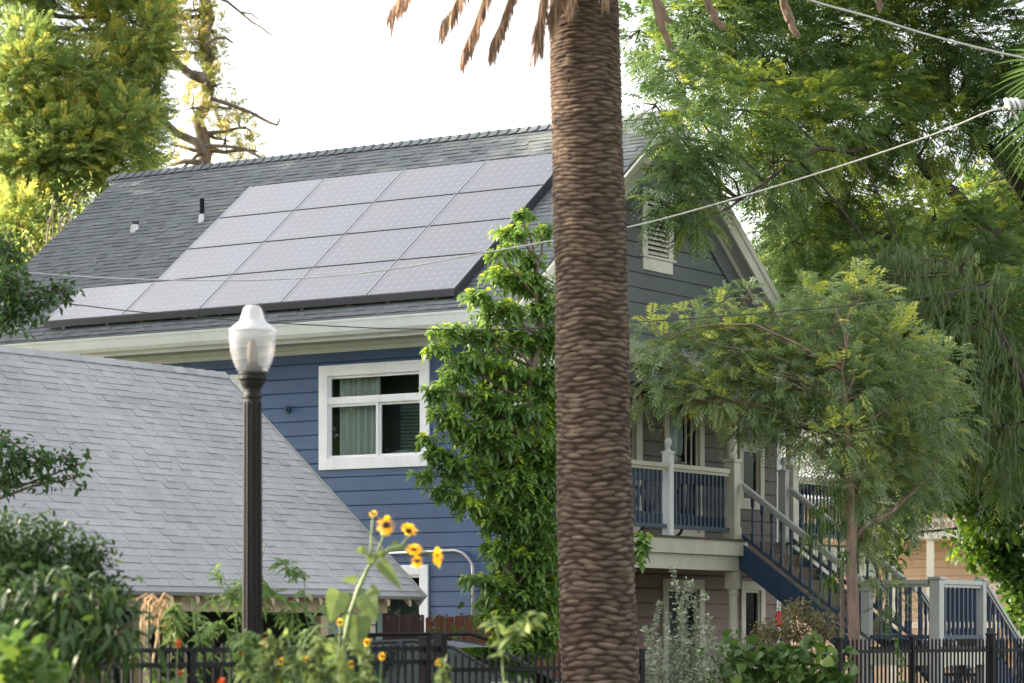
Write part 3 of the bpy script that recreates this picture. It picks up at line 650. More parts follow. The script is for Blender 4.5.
for f_ in (gf, gf2): mb.hexa([f_(0, 0, -.14), f_(.03, 0, -.14), f_(.03, gs, -.14), f_(0, gs, -.14), f_(0, 0, .02), f_(.03, 0, .02), f_(.03, gs, .02), f_(0, gs, .02)])
mb.build('barge_board', M['soffit'], gar)
ze = gE[2]
mb = MB(GX); i = 0; s = -.25
raf = None
while s > -GL:
    m = MB(GX); m.hexa([(s-.022, -.0+.03, ze-.11), (s+.022, .03, ze-.11), (s+.03, .6, ze+.38), (s-.03, .6, ze+.38), (s-.03, .03, ze-.052), (s+.03, .03, ze-.052), (s+.03, .6, ze+.46), (s-.03, .6, ze+.46)]); m.build('rafter_tail', M['tan'], gar); s -= .42
mb = MB(GX); mb.box(-GL, -.35, .28, .36, ze-.19, ze+.02); mb.build('header_beam', M['tan'], gar)
for s in (-1.55, -.72, -4.6, -7.4):
    m = MB(GX); m.box(s-.07, s+.07, .27, .37, 0, ze-.222); m.build('post', M['tan'], gar)
m = MB(GX); m.box(-.55, -.42, .3, run_g*2-.4, 0, ze+.05); m.poly((-.42, .3, ze+.05), (-.42, run_g*2-.4, ze+.05), (-.42, run_g, gR[2]-.15)); m.build('gable_wall', M['garwall'], gar)
m = MB(GX); m.box(-.56, -.421, .38, 2.0, 0, ze+.0); m.poly((-1.45, .375, .0), (-.56, .375, 0), (-.56, .375, ze), (-1.45, .375, ze)); m.build('side_panel', M['garwall'], gar)
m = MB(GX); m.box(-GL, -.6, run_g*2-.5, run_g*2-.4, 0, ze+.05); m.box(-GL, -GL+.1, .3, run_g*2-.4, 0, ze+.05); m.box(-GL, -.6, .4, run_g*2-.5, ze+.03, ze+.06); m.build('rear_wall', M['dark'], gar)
# lantern
lp = PX(373, 624, 32.4)
lt = thing('wall_lantern', 'small black lantern with pale glass hanging on the garage post', 'lantern', lp)
m = MB(); x, y, z = lp
for dx in (-.04, .04):
    for dy in (-.04, .04): m.box(x+dx-.006, x+dx+.006, y+dy-.006, y+dy+.006, z-.12, z+.1)
m.box(x-.055, x+.055, y-.055, y+.055, z-.13, z-.12); m.lathe((x, y, z+.1), [(.075, 0), (.06, .02), (.02, .06), (.008, .09)], 8); m.box(x-.045, x+.045, y-.045, y+.045, z-.015, z-.005); m.tube([(x, y, z+.18), (x, y+.15, z+.2)], .008, 6)
m.build('lantern_frame', M['black'], lt); m = MB(); m.box(x-.034, x+.034, y-.034, y+.034, z-.115, z+.095); m.build('lantern_glass', M['cream'], lt)

# ================================================================== WOOD FENCES
def board_fence(name, label, p, q, ztop, mat, bw=.14, zb=0, pointed=True):
    r = thing(name, label, 'fence', (p[0], p[1], 0)); p, q = np.array(p, float), np.array(q, float); L = np.linalg.norm(q-p); d = (q-p)/L; nn = np.array([d[1], -d[0]])
    X = lambda s, o, z: np.array([*(p+d*s+nn*o), z]); m = MB(X); s = 0
    while s < L:
        e = min(L, s+bw-.008); zt = ztop+random.uniform(-.02, .02); o = random.uniform(0, .012)
        m.box(s, e, o, o+.02, zb, zt-.015); m.hexa([(s, o, zt-.015), (e, o, zt-.015), (e, o+.02, zt-.015), (s, o+.02, zt-.015), (s+.012, o, zt), (e-.012, o, zt), (e-.012, o+.02, zt), (s+.012, o+.02, zt)]); s += bw
    m.build('boards', mat, r); m = MB(X); m.box(0, L, -.05, -.001, .4, .49); m.box(0, L, -.05, -.001, ztop-.35, ztop-.26); m.build('rail', mat, r)
    for s in np.arange(0, L+.01, 2.2):
        m = MB(X); m.box(s, s+.09, -.14, -.051, 0, ztop-.05); m.build('post', mat, r)
y1 = 34.5
board_fence('wooden_fence', 'dark brown board fence between the garage and the white door frame', PX(377, 600, 34.6)[:2], PX(423, 600, 34.9)[:2], HC+(YH-614)/F*34.6, M['fencedark'], .145)
board_fence('wooden_fence', 'reddish brown board fence with vines in front of the blue wall', PX(426, 600, 35.2)[:2], PX(560, 600, 35.0)[:2], HC+(YH-616)/F*35.2, M['fencered'], .12)

# ================================================================== METAL FENCES
f0 = np.array([-.1784*20., 20.])
FX = lambda s, o, z: np.array([*(f0+s*VV+o*UU), z])
def metal_fence(name, label, s0, s1, top, gap, ext, posts, rails):
    r = thing(name, label, 'fence', FX(s0, 0, 0), ROT)
    for i, zr in enumerate(rails):
        m = MB(FX); m.box(s0, s1, -.018, .018, zr-.018, zr+.018); m.build('rail', M['black'], r)
    n = int((s1-s0)/gap); pm = None
    for i in range(n):
        s = s0+(i+.5)*gap
        if pm is None:
            m = MB(); m.box(-.009, .009, -.009, .009, 0, top-.03); i0 = m.P((-.009, -.009, top-.03), (.009, -.009, top-.03), (.009, .009, top-.03), (-.009, .009, top-.03), (0, 0, top))
            m.f += [[i0, i0+1, i0+4], [i0+1, i0+2, i0+4], [i0+2, i0+3, i0+4], [i0+3, i0, i0+4]]
            pm = bpy.data.meshes.new('picket'); pm.from_pydata([tuple(v) for v in m.v], [], m.f); pm.update(); pm.materials.append(M['black'])
        o = link('picket', pm, r); o.location = (s-s0, 0, .05)
    for s, w, h in posts:
        m = MB(FX); m.box(s-w, s+w, -w, w, 0, h); m.box(s-w-.008, s+w+.008, -w-.008, w+.008, h, h+.02); m.build('post', M['black'], r)
def fs_at(px): t = (px-CX)/F; return (t*f0[1]-f0[0])/(VV[0]-t*VV[1])
metal_fence('metal_fence', 'black metal picket fence with a flat top rail behind the sunflower', -1.5, fs_at(441), 1.49, .105, 0, [(fs_at(190), .03, 1.46), (fs_at(425), .04, 1.57), (fs_at(440), .045, 1.585), (fs_at(40), .03, 1.5)], [1.485, 1.375, .25])
metal_fence('metal_fence', 'black metal fence with pointed pickets below the stair landing', fs_at(838), fs_at(838)+7.2, 1.52, .1, .1, [(fs_at(991), .045, 1.6), (fs_at(912), .03, 1.56), (fs_at(839), .035, 1.55)], [1.42, .3])
metal_fence('metal_fence', 'short run of black metal fence behind the palm trunk', fs_at(445), fs_at(640), 1.40, .105, .1, [(fs_at(640), .035, 1.45)], [1.30, .3])

# ================================================================== CAR
cc = PX(452, 650, 30.5); cO = np.array([cc[0], cc[1]])
ang = math.radians(-18); ch = np.array([math.cos(ang), math.sin(ang)]); cl = np.array([-ch[1], ch[0]])
KX = lambda x, y, z: np.array([*(cO+x*ch+y*cl), z])
car = thing('parked_car', 'silver car with pale green windscreen parked behind the black metal fence', 'car', (*cO, 0), ang)
bodyp = [(-2.1, .35), (-2.15, .8), (-2.05, .98), (-1.2, 1.02), (.75, 1.0), (1.6, .93), (2.1, .75), (2.18, .5), (2.1, .3)]
m = MB(KX)
def loft(m, prof, wf, ys):
    rings = []
    for y in ys: rings.append(m.P(*[(x*(1-.05*abs(y)), y*wf(z), z) for x, z in prof]))
    n = len(prof)
    for a, b in zip(rings, rings[1:]):
        for j in range(n): m.f.append([a+j, a+(j+1) % n, b+(j+1) % n, b+j])
    m.f.append([rings[0]+j for j in range(n)][::-1]); m.f.append([rings[-1]+j for j in range(n)])
loft(m, bodyp, lambda z: .92-.05*abs(z-.7), [-1, -.85, 0, .85, 1]); m.build('body', M['carbody'], car, smooth=False, bevel=.04)
gp = [(-1.95, .98), (-1.6, 1.38), (-1.2, 1.5), (-.2, 1.54), (.25, 1.47), (1.15, .99)]
m = MB(KX)
for y0, y1_ in ((-.62, .62),):
    for (x0, z0), (x1, z1) in zip(gp[2:], gp[3:5]): m.hexa([(x0, y0, z0-.03), (x1, y0, z1-.03), (x1, y1_, z1-.03), (x0, y1_, z0-.03), (x0, y0, z0), (x1, y0, z1), (x1, y1_, z1), (x0, y1_, z0)])
m.build('roof_panel', M['carbody'], car)
for sgn in (-1, 1):
    m = MB(KX); P_ = lambda x, z: (x, sgn*(.84-(z-1)*.4), z)
    for (x0, z0), (x1, z1) in zip(gp, gp[1:]): m.tube([KX(*P_(x0, z0))*0+np.array(P_(x0, z0)), np.array(P_(x1, z1))], .022, 6)
    m.tube([np.array(P_(-.35, 1.0)), np.array(P_(-.35, 1.53))], .035, 6)
    m.build('pillar', M['skirt'], car)
m = MB(KX)
for sgn in (-1, 1): m.tube([(-1.3, sgn*.6, 1.55), (-1.1, sgn*.6, 1.6), (0, sgn*.6, 1.61), (.2, sgn*.6, 1.55)], .02, 6)
m.build('roof_rack', M['black'], car)
m = MB(KX); m.poly((.25, -.65, 1.47), (.25, .65, 1.47), (1.15, .84, .99), (1.15, -.84, .99)); m.build('windscreen', M['carglass'], car)
m = MB(KX)
for sgn in (-1, 1): m.poly(*[(x, sgn*(.835-(z-1)*.4), z) for x, z in gp])
m.build('side_window', M['carglass'], car)
m = MB(KX); m.poly((-1.95, -.8, .99), (-1.95, .8, .99), (-1.6, .7, 1.38), (-1.6, -.7, 1.38)); m.build('rear_window', M['carglass'], car)
for x in (-1.3, 1.35):
    for s_ in (-1, 1):
        m = MB(KX); m.tube([(x, s_*.72, .32), (x, s_*.93, .32)], .32, 20); wh = m.build('wheel', M['tyre'], car); m = MB(KX); m.tube([(x, s_*.90, .32), (x, s_*.935, .32)], .2, 16); m.build('rim', M['metal'], wh)
for s_ in (-1, 1):
    m = MB(KX); m.box(.75, .9, s_*.93, s_*1.08, 1.0, 1.12); m.build('mirror', M['carbody'], car, bevel=.03)
    m = MB(KX); m.box(2.02, 2.12, s_*.5, s_*.8, .62, .76); m.build('headlight', M['white'], car, bevel=.02)

# ================================================================== LAMP POST
lx, ly = (252.5-CX)/F*21, 21.
L0 = np.array([lx, ly, 0]); zz = lambda py: HC+(YH-py)/F*21
lamp = thing('street_lamp', 'dark bronze lamp post with a clear acorn globe and white cap', 'street lamp', L0)
m = MB(); m.lathe((lx, ly, 0), [(.2, 0), (.2, .12), (.16, .2), (.17, .5), (.12, .62), (.10, .9), (.075, 1.0), (.064, 1.2), (.058, zz(400)), (.058, zz(399))], 16); 
m.build('pole', M['lamp'], lamp, smooth=False)
m = MB()
for k in range(12):
    t = 2*math.pi*k/12; cx_, cy_ = lx+.060*math.cos(t), ly+.060*math.sin(t); m.tube([(cx_+.008*math.cos(t), cy_+.008*math.sin(t), 1.2), (cx_, cy_, zz(402))], .008, 5)
m.build('fluting', M['lamp'], lamp)
m = MB(); z0 = zz(399); m.lathe((lx, ly, z0), [(.058, 0), (.068, .01), (.068, .03), (.060, .045), (.062, .07), (.085, .11), (.092, .13), (.108, .145), (.108, .165), (.100, .17), (.104, .185), (.104, .2), (.09, .205)], 20); m.build('collar', M['lamp'], lamp, smooth=False)
zg = zz(374); m = MB()
prof = [(.098, 0), (.125, .05), (.15, .11), (.166, .18), (.173, .25), (.172, .29), (.168, .305)]
m.lathe((lx, ly, zg), prof, 32); m.build('globe', M['globe'], lamp, smooth=True)
zc = zg+.305; m = MB(); m.lathe((lx, ly, zc), [(.17, 0), (.176, .004), (.174, .014), (.15, .04), (.12, .062), (.10, .078), (.088, .10), (.078, .14), (.066, .175), (.045, .195), (.0005, .2)], 28); m.build('cap', M['capglass'], lamp, smooth=True)
m = MB(); m.lathe((lx, ly, zg), [(.07, 0), (.075, .05), (.05, .07), (.03, .09)], 14); m.build('ballast', M['lamp'], lamp)
m = MB(); m.lathe((lx, ly, zg+.07), [(.03, 0), (.04, .06), (.036, .14), (.02, .18)], 14); m.build('bulb', M['bark'], lamp, smooth=True)

# ================================================================== PALM
pb = PX(602, 683, 25); palm = thing('palm_tree', 'tall palm trunk with diamond leaf scars and dead fronds hanging at the top', 'palm tree', (pb[0], 25, 0))
nth, nz = 200, 1300; zmin, zmax = 0., 7.75; zs = np.linspace(zmin, zmax, nz); th = np.linspace(0, 2*np.pi, nth, endpoint=False)
TH, ZZ = np.meshgrid(th, zs); py = YH-(ZZ-HC)*F/25
axx = (584.5+(py)*15./683-CX)/F*25; rad = (35.2+np.clip(py, -200, 900)*4.0/683)/F*25
rowh = .045; nper = 11
disp = np.zeros_like(TH); tin = np.zeros_like(TH); warp = .010*np.sin(TH*3+ZZ*2.3)+.005*np.sin(TH*5-ZZ*7.1)
pz = .060-.0044*zs; zr = np.cumsum(np.r_[0, (zs[1]-zs[0])/pz[1:]])[:, None]+warp/rowh*1.2
rowoff = (np.arange(400)*.5+rng.uniform(-.17, .17, 400)); jit = rng.uniform(-.16, .16, (400, nper+1)); jt = rng.uniform(.3, 1, (400, nper+1)); ja = rng.uniform(.6, 1.1, (400, nper+1))
for o in (-1, 0, 1):
    r = np.floor(zr).astype(int)+o; uu = TH/(2*np.pi)*nper+rowoff[np.clip(r, 0, 399)]; cell = np.floor(uu).astype(int) % nper
    rr = np.clip(r, 0, 399); x = (uu-np.floor(uu)-.5)+jit[rr, cell]*.7; y = zr-r-.5+jit[rr, (cell+3) % nper]*1.3+.5*x*jit[rr, (cell+5) % nper]
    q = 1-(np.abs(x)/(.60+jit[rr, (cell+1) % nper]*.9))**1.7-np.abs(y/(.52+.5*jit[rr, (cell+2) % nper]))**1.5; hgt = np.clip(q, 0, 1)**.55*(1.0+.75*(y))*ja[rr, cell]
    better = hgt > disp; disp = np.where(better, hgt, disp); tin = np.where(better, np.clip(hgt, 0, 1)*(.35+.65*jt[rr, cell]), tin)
def vn(fy, fx, seed):
    g_ = np.random.default_rng(seed).normal(size=(int(nz/fy)+3, int(nth/fx)+2)); g_[:, -1] = g_[:, 0]; yy = np.arange(nz)/fy; xx = np.arange(nth)/nth*(g_.shape[1]-1); y0_ = yy.astype(int); x0_ = xx.astype(int); ty = (yy-y0_)[:, None]; tx = (xx-x0_)[None]
    return (g_[y0_][:, x0_]*(1-ty)+g_[y0_+1][:, x0_]*ty)*(1-tx)+(g_[y0_][:, np.minimum(x0_+1, g_.shape[1]-1)]*(1-ty)+g_[y0_+1][:, np.minimum(x0_+1, g_.shape[1]-1)]*ty)*tx
fib = vn(2, 9, 1)*.6+vn(4, 4, 2)*.5+vn(1.5, 3, 3)*.4
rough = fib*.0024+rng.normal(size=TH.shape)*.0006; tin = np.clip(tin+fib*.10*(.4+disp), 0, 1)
R = rad-.010+.0125*disp+rough*1.5+.006*np.sin(ZZ*1.7+TH)+.004*np.sin(ZZ*5.1-2*TH)
V = np.stack([axx+R*np.cos(TH), 25+R*np.sin(TH), ZZ], -1)
idx = np.arange(nz*nth).reshape(nz, nth); a = idx[:-1]; b = np.roll(idx, -1, 1)[:-1]; c = np.roll(idx, -1, 1)[1:]; d = idx[1:]
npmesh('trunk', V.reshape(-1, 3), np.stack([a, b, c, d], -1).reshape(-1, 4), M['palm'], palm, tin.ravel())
top = PX(584, -20, 25)
# living crown above the frame: arching fronds
def palm_frond(pts, nleaf, lL, lW, hang, mat, name='frond', stalk=.02):
    pts = [np.array(p, float) for p in pts]; m = MB(); seg = np.array([np.linalg.norm(q-p) for p, q in zip(pts, pts[1:])]); cum = np.r_[0, np.cumsum(seg)]
    m.tube(pts, [stalk*(1-.75*i/(len(pts)-1)) for i in range(len(pts))], 5)
    ts = np.linspace(.22, 1, nleaf)*cum[-1]; P = np.stack([np.interp(ts, cum, [p[k] for p in pts]) for k in range(3)], 1); tg = nrm(np.gradient(P, axis=0)); S, Nn = frame(tg.copy())
    o = m.build(name, M['stem'] if mat is M['Lbig'] else M['tassel'], palm); PP = np.concatenate([P, P]); DD = np.concatenate([nrm(tg*.55+S*.8), nrm(tg*.55-S*.8)])
    DD = nrm(DD*(1-hang)-Z3*hang*1.1+rng.normal(size=DD.shape)*.12); n = len(PP); LL = lL*rng.uniform(.6, 1.1, n)
    v, f, k = broad(PP, DD, LL, lW, .25, .9); npmesh('leaflets', v, f, mat, o, np.repeat(rng.uniform(0, 1, n), 6))
for k in range(26):
    t = k*2.399; el = random.uniform(.1, 1.1); d = np.array([math.cos(t)*math.cos(el), math.sin(t)*math.cos(el), math.sin(el)]); L = random.uniform(2.4, 3.1)
    b0 = top+np.array([0, 0, .85]); pts = [b0+d*L*s-Z3*L*.38*s*s for s in np.linspace(0, 1, 8)]
    pts = [p if p[2] > 8.1 else np.array([p[0], p[1], 8.1+(p[2]-8.1)*.1]) for p in pts]
    palm_frond(pts, 60, .42, .028, .25, M['Lbig'])
# dead fronds whose tips hang into view (pixel path, depth)
dead = [([(570, -90), (500, -75), (430, -40), (398, 0), (388, 14)], 25.0, .22, .55), ([(572, -80), (520, -60), (470, -30), (452, 10), (441, 22)], 24.8, .20, .8),
        ([(575, -70), (530, -60), (490, -20), (474, 25), (462, 52)], 24.6, .2, .85), ([(575, -60), (535, -50), (512, -10), (500, 25), (490, 44)], 24.7, .2, .85),
        ([(580, -50), (560, -45), (545, -20), (540, 12), (538, 34)], 24.5, .28, .8), ([(580, -50), (566, -40), (556, -10), (551, 8)], 24.55, .26, .8),
        ([(590, -50), (598, -45), (604, -25), (606, -12)], 24.5, .2, .8), ([(590, -50), (575, -40), (572, -15), (570, -8)], 24.45, .22, .8)]
for pth, Y, lL, hg in dead: palm_frond([PX(x, y, Y) for x, y in pth], 120, lL, .02, hg, M['dryfrond'], 'dead_frond', .018)
for pth, Y, w_ in [([(600, -60), (645, -60), (655, -5), (663, 30), (672, 50)], 24.7, .03), ([(600, -60), (690, -70), (707, 0), (716, 18), (724, 30)], 24.9, .028), ([(605, -60), (760, -70), (783, 0), (790, 20), (797, 37)], 25.2, .034), ([(655, -5), (665, 15), (671, 24)], 24.7, .015), ([(860, -60), (878, -10), (880, 12)], 25.3, .028)]:
    m = MB(); pts = [PX(x, y, Y) for x, y in pth]; P = []
    for k in range(len(pts)-1):
        for s in np.linspace(0, 1, 5)[:-1]: P.append(pts[k]*(1-s)+pts[k+1]*s)
    P.append(pts[-1]); n = len(P)
    for q in range(4): m.tube([p+rng.normal(size=3)*.006+np.array([(q-1.5)*.012, 0, 0]) for p in P], [w_*.6*min(1, (n-i)/5)+.002 for i in range(n)], 6)
    m.build('dry_stalk', M['barkred'], palm)

# ================================================================== TREES
def lobes_px(L, ny=1.): return [lobe_px(x, y, r, Y, ry, ny) for x, y, r, ry, Y in L]
# --- centre tree with drooping glossy leaves
ct = thing('broadleaf_tree', 'slim young tree with drooping glossy leaves and yellow green tips left of the palm trunk', 'tree', [PX(520, 600, 33.2)[0], 33.2, 0])
Lc = lobes_px([(521, 216, 12, 7, 33.2), (545, 232, 12, 9, 33.3), (512, 232, 22, 9, 33.1), (500, 252, 20, 8, 33.), (528, 262, 18, 12, 33.3), (507, 278, 34, 11, 33.2), (535, 285, 22, 14, 33.3), (480, 296, 20, 9, 32.9), (500, 312, 34, 14, 33.1), (545, 312, 18, 16, 33.3), (447, 332, 22, 10, 33.0), (440, 350, 16, 8, 32.9), (480, 336, 22, 12, 33.1),
               (520, 340, 34, 18, 33.4), (548, 345, 18, 22, 33.4), (472, 362, 30, 11, 33.0), (500, 372, 30, 16, 33.2), (452, 378, 22, 12, 32.9), (435, 392, 14, 9, 32.8), (530, 385, 34, 20, 33.4), (475, 398, 34, 13, 33.1), (510, 412, 40, 18, 33.1), (548, 410, 18, 24, 33.4), (445, 415, 20, 10, 32.8), (462, 430, 26, 12, 32.9), (425, 440, 12, 9, 32.8), (490, 440, 36, 18, 33.), (530, 445, 34, 22, 33.3),
               (440, 458, 20, 11, 32.8), (424, 476, 12, 8, 32.8), (462, 470, 28, 15, 32.9), (448, 492, 22, 11, 32.8), (470, 505, 20, 13, 32.9), (505, 480, 34, 24, 33.1), (545, 485, 20, 34, 33.3), (498, 520, 26, 18, 33.1), (530, 520, 30, 24, 33.1), (500, 550, 22, 14, 33.0), (530, 560, 30, 22, 33.2), (476, 580, 20, 8, 32.8), (498, 585, 18, 12, 33.), (530, 598, 28, 22, 33.2), (505, 618, 26, 14, 33.0), (540, 635, 26, 26, 33.2), (505, 650, 26, 16, 33.), (545, 465, 26, 30, 33.6), (540, 540, 30, 34, 33.6), (520, 575, 34, 26, 33.5), (500, 605, 26, 16, 33.3), (545, 600, 24, 34, 33.5), (520, 640, 34, 30, 33.4), (515, 500, 36, 24, 33.5), (500, 455, 34, 20, 33.5), (642, 548, 9, 16, 33.5), (622, 555, 20, 16, 33.6)], .9)
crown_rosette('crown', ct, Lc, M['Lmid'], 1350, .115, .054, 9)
m = MB(); tp = limb(m, PX(508, 683, 33.2)*[1, 1, 0]+[0, 0, 0], PX(514, 430, 33.2), .085, .05, 0); tp2 = limb(m, tp[-1], PX(530, 235, 33.2), .05, .015, 0)
for c, r in Lc: 
    s = min(tp+tp2, key=lambda p: np.linalg.norm((p-c)*[1, 1, 1.6]+[0, 0, .5])); limb(m, s, c, .024, .01, .05, 5, 4)
twigs(m, Lc, 4, .006); m.build('trunk', M['bark'], ct, smooth=True)

# --- small pinnate tree in front of the landing
pt = thing('pinnate_tree', 'small tree with reddish trunk and feathery leaflets in front of the porch stairs', 'tree', [PX(853, 683, 35.6)[0], 35.6, 0])
Lp = lobes_px([(662, 345, 24, 18, 35.2), (690, 320, 22, 14, 35.3), (722, 318, 20, 26, 35.4), (745, 300, 14, 20, 35.5), (665, 375, 24, 24, 35.2), (700, 350, 40, 28, 35.3), (690, 395, 26, 18, 35.2), (735, 350, 42, 34, 35.2), (775, 335, 40, 30, 35.4), (745, 395, 38, 34, 35.3),
               (790, 380, 50, 44, 35.2), (830, 330, 46, 36, 35.5), (860, 300, 36, 30, 35.8), (840, 385, 54, 44, 35.2), (885, 350, 44, 40, 35.6), (905, 395, 46, 40, 35.5), (765, 425, 30, 18, 35.2), (815, 430, 40, 28, 35.2), (860, 445, 50, 44, 35.6), (905, 445, 40, 42, 35.9),
               (852, 475, 22, 20, 35.2), (880, 500, 36, 44, 35.8), (885, 590, 12, 26, 36.4), (905, 505, 26, 34, 36.2), (815, 300, 30, 20, 35.7), (868, 520, 14, 34, 35.4), (835, 440, 34, 26, 34.7), (862, 480, 16, 30, 34.7), (872, 560, 10, 22, 35.6), (940, 420, 34, 44, 36.8), (935, 370, 30, 34, 36.6), (925, 480, 26, 26, 36.8), (640, 395, 12, 18, 35.2), (650, 330, 16, 10, 35.2), (715, 395, 22, 24, 35)], 1.)
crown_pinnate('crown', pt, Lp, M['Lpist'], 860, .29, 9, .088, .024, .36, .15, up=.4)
m = MB(); tp2 = [PX(x, y, 34.9) for x, y in ((854, 640), (853, 600), (851, 560), (852, 520), (849, 480), (847, 440), (845, 400), (842, 370), (846, 350))]; m.tube([np.array([tp2[0][0]+.03, 34.9, 0])]+tp2, [.085, .076, .072, .068, .063, .056, .046, .034, .018, .006], 12); tp3 = tp2[5:]
limb(m, PX(853, 540, 34.9), PX(940, 455, 36.3), .035, .015, .02)
for c, r in Lp:
    s = min(tp2[4:], key=lambda p: np.linalg.norm((p-c)*[1, 1, 1.5]+[0, 0, .9])); limb(m, s, c, .022, .008, .12, 5, 5)
twigs(m, Lp, 4, .007); m.build('trunk', M['barkred'], pt, smooth=True)

# --- big feathery tree behind
bt = thing('large_feathery_tree', 'large spreading tree with fine feathery leaves and dark limbs filling the upper right', 'tree', [PX(1085, 300, 43)[0], 43, 0])
LB = [(640, 30, 26, 24, 41), (668, 60, 30, 22, 40), (655, 105, 18, 12, 38.2), (690, 20, 40, 36, 42), (700, 90, 30, 26, 40), (690, 140, 36, 36, 38.2), (672, 180, 24, 28, 37.8), (662, 205, 16, 12, 37.6), (694, 212, 16, 20, 37.7), (716, 165, 22, 18, 38.5), (735, 30, 52, 48, 42.5), (745, 110, 40, 44, 41),
      (772, 165, 34, 36, 40.5), (790, 50, 60, 56, 43.5), (810, 130, 56, 50, 42), (800, 200, 40, 44, 43.5), (850, 30, 60, 50, 44), (865, 110, 58, 54, 43), (850, 190, 50, 46, 43.5), (915, 50, 60, 56, 44.5), (930, 135, 52, 36, 43.5), (980, 40, 56, 56, 44), (1010, 110, 44, 44, 43.5), (980, 200, 40, 30, 46), (910, 215, 44, 34, 45), (1020, 190, 40, 46, 45),
      (845, 250, 60, 40, 45), (800, 270, 40, 40, 45.5), (920, 275, 60, 40, 46), (990, 270, 50, 50, 46.5), (870, 330, 66, 50, 47), (950, 350, 70, 60, 47), (1010, 350, 50, 60, 47), (980, 430, 60, 50, 47.5), (900, 420, 60, 50, 47.5), (1075, 60, 60, 70, 43), (1080, 220, 60, 80, 44), (760, -40, 70, 40, 43), (860, -60, 80, 50, 44), (960, -60, 80, 50, 44)]
LB += [(905, 330, 40, 34, 40.5), (950, 330, 44, 40, 40.6), (1000, 320, 40, 44, 40.4), (930, 390, 44, 40, 40.8), (985, 400, 44, 44, 40.6), (1015, 450, 30, 40, 40.8), (940, 450, 40, 26, 41), (985, 235, 34, 26, 41.8), (935, 215, 34, 22, 42), (1015, 265, 24, 24, 41.5), (880, 270, 40, 26, 41.5), (830, 290, 40, 34, 42.5), (790, 240, 26, 30, 42.5), (905, 270, 30, 24, 41)]
LB = lobes_px(LB, 1.1)
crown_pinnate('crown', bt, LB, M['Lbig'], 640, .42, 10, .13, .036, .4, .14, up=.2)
m = MB(); T0 = np.array([PX(1085, 300, 43)[0], 43, 0]); fork = PX(1062, 330, 43.5); tr = limb(m, T0, fork, .32, .22, 0, 12)
mains = [limb(m, fork, PX(975, 215, 43.2), .13, .08, .05, 10), limb(m, fork, PX(1030, 200, 44), .15, .09, .05, 10)]
mains.append(limb(m, mains[0][-1], PX(905, 150, 43), .11, .05, .08)); mains.append(limb(m, mains[0][-1], PX(850, 225, 43), .06, .03, .05)); mains.append(limb(m, mains[1][-1], PX(950, 110, 44), .11, .05, .05)); mains.append(limb(m, mains[2][-1], PX(780, 90, 42), .05, .02, .06)); mains.append(limb(m, mains[2][-1], PX(740, 200, 39.5), .045, .02, .1)); mains.append(limb(m, mains[3][-1], PX(800, 180, 42.5), .04, .015, .1))
ap = sum(mains, [])
for c, r in LB:
    s = min(ap, key=lambda p: np.linalg.norm(p-c)); limb(m, s, c, .022, .008, .06, 5, 4)
twigs(m, LB, 5, .009); m.build('trunk', M['barkdark'], bt, smooth=True)

# --- weeping strands
wt = thing('weeping_tree', 'pale green weeping tree with long hanging strands on the right', 'tree', [PX(1055, 600, 39)[0], 39, 0])
P = []; D = []; T = []; m = MB()
def strand(a, L, side, tint):
    pts = [a+np.array([side*(s**.6)*.5, 0, 0])+Z3*(.14*math.sin(min(1, s*2.2)*math.pi)-L*s*s*.98) for s in np.linspace(0, 1, 9)]
    n = int(L/.028)+4; cum = np.linspace(0, 1, 9); ts = rng.uniform(0.05, 1, n); q = np.stack([np.interp(ts, cum, [p[k] for p in pts]) for k in range(3)], 1)
    P.append(q); D.append(nrm(np.array([side*.25, 0, -1.])+rng.normal(size=(n, 3))*.28)); T.append(np.full(n, tint)+rng.normal(size=n)*.08); return pts
heads = [(872, 270, 38.4, 20, .65), (895, 262, 38.6, 24, .75), (918, 266, 38.5, 20, .7), (942, 262, 38.8, 10, .9), (858, 287, 38.4, 14, .5), (965, 262, 38.4, 5, 1.7), (990, 280, 38.4, 6, 1.8), (1015, 290, 38.4, 6, 1.8), (965, 330, 38.2, 6, 1.4), (1000, 350, 38.2, 7, 1.5), (940, 310, 38.3, 5, 1.3), (780, 235, 44.5, 14, 1.1), (800, 225, 44.5, 14, 1.2), (985, 430, 39.5, 12, .9), (1015, 430, 39.5, 12, 1.)]
for hx, hy, Y, k, L in heads:
    for _ in range(k):
        a = PX(hx+rng.normal()*10, hy+rng.normal()*8, Y+rng.normal()*.25); pts = strand(a, L*rng.uniform(.5, 1.15), rng.choice([-1, -1, 1])*rng.uniform(.1, 1.), rng.uniform(.2, .75)); m.tube(pts, [.004]*9, 3, cap=False)
meta(m.build('strands', M['Lweep'], wt), kind='stuff'); m = MB()
P = np.concatenate(P); D = np.concatenate(D); T = np.concatenate(T); LL = rng.uniform(.10, .20, len(P)); v, f, k = broad(P, D, LL, .012, .1, 1.)
npmesh('crown', v, f, M['Lweep'], wt, np.repeat(np.clip(T, 0, 1), 6))
wl = limb(m, [PX(1055, 600, 39)[0], 39, 0], PX(1035, 420, 39), .12, .07, 0, 10); wl += limb(m, wl[-1], PX(960, 270, 38.8), .06, .02, 0)
for hx, hy, Y, k, L in heads:
    if Y > 42: continue
    s = min(wl, key=lambda p: np.linalg.norm(p-PX(hx, hy, Y))); limb(m, s, PX(hx, hy, Y), .025, .008, .1, 5, 5)
m.build('trunk', M['barkdark'], wt, smooth=True)

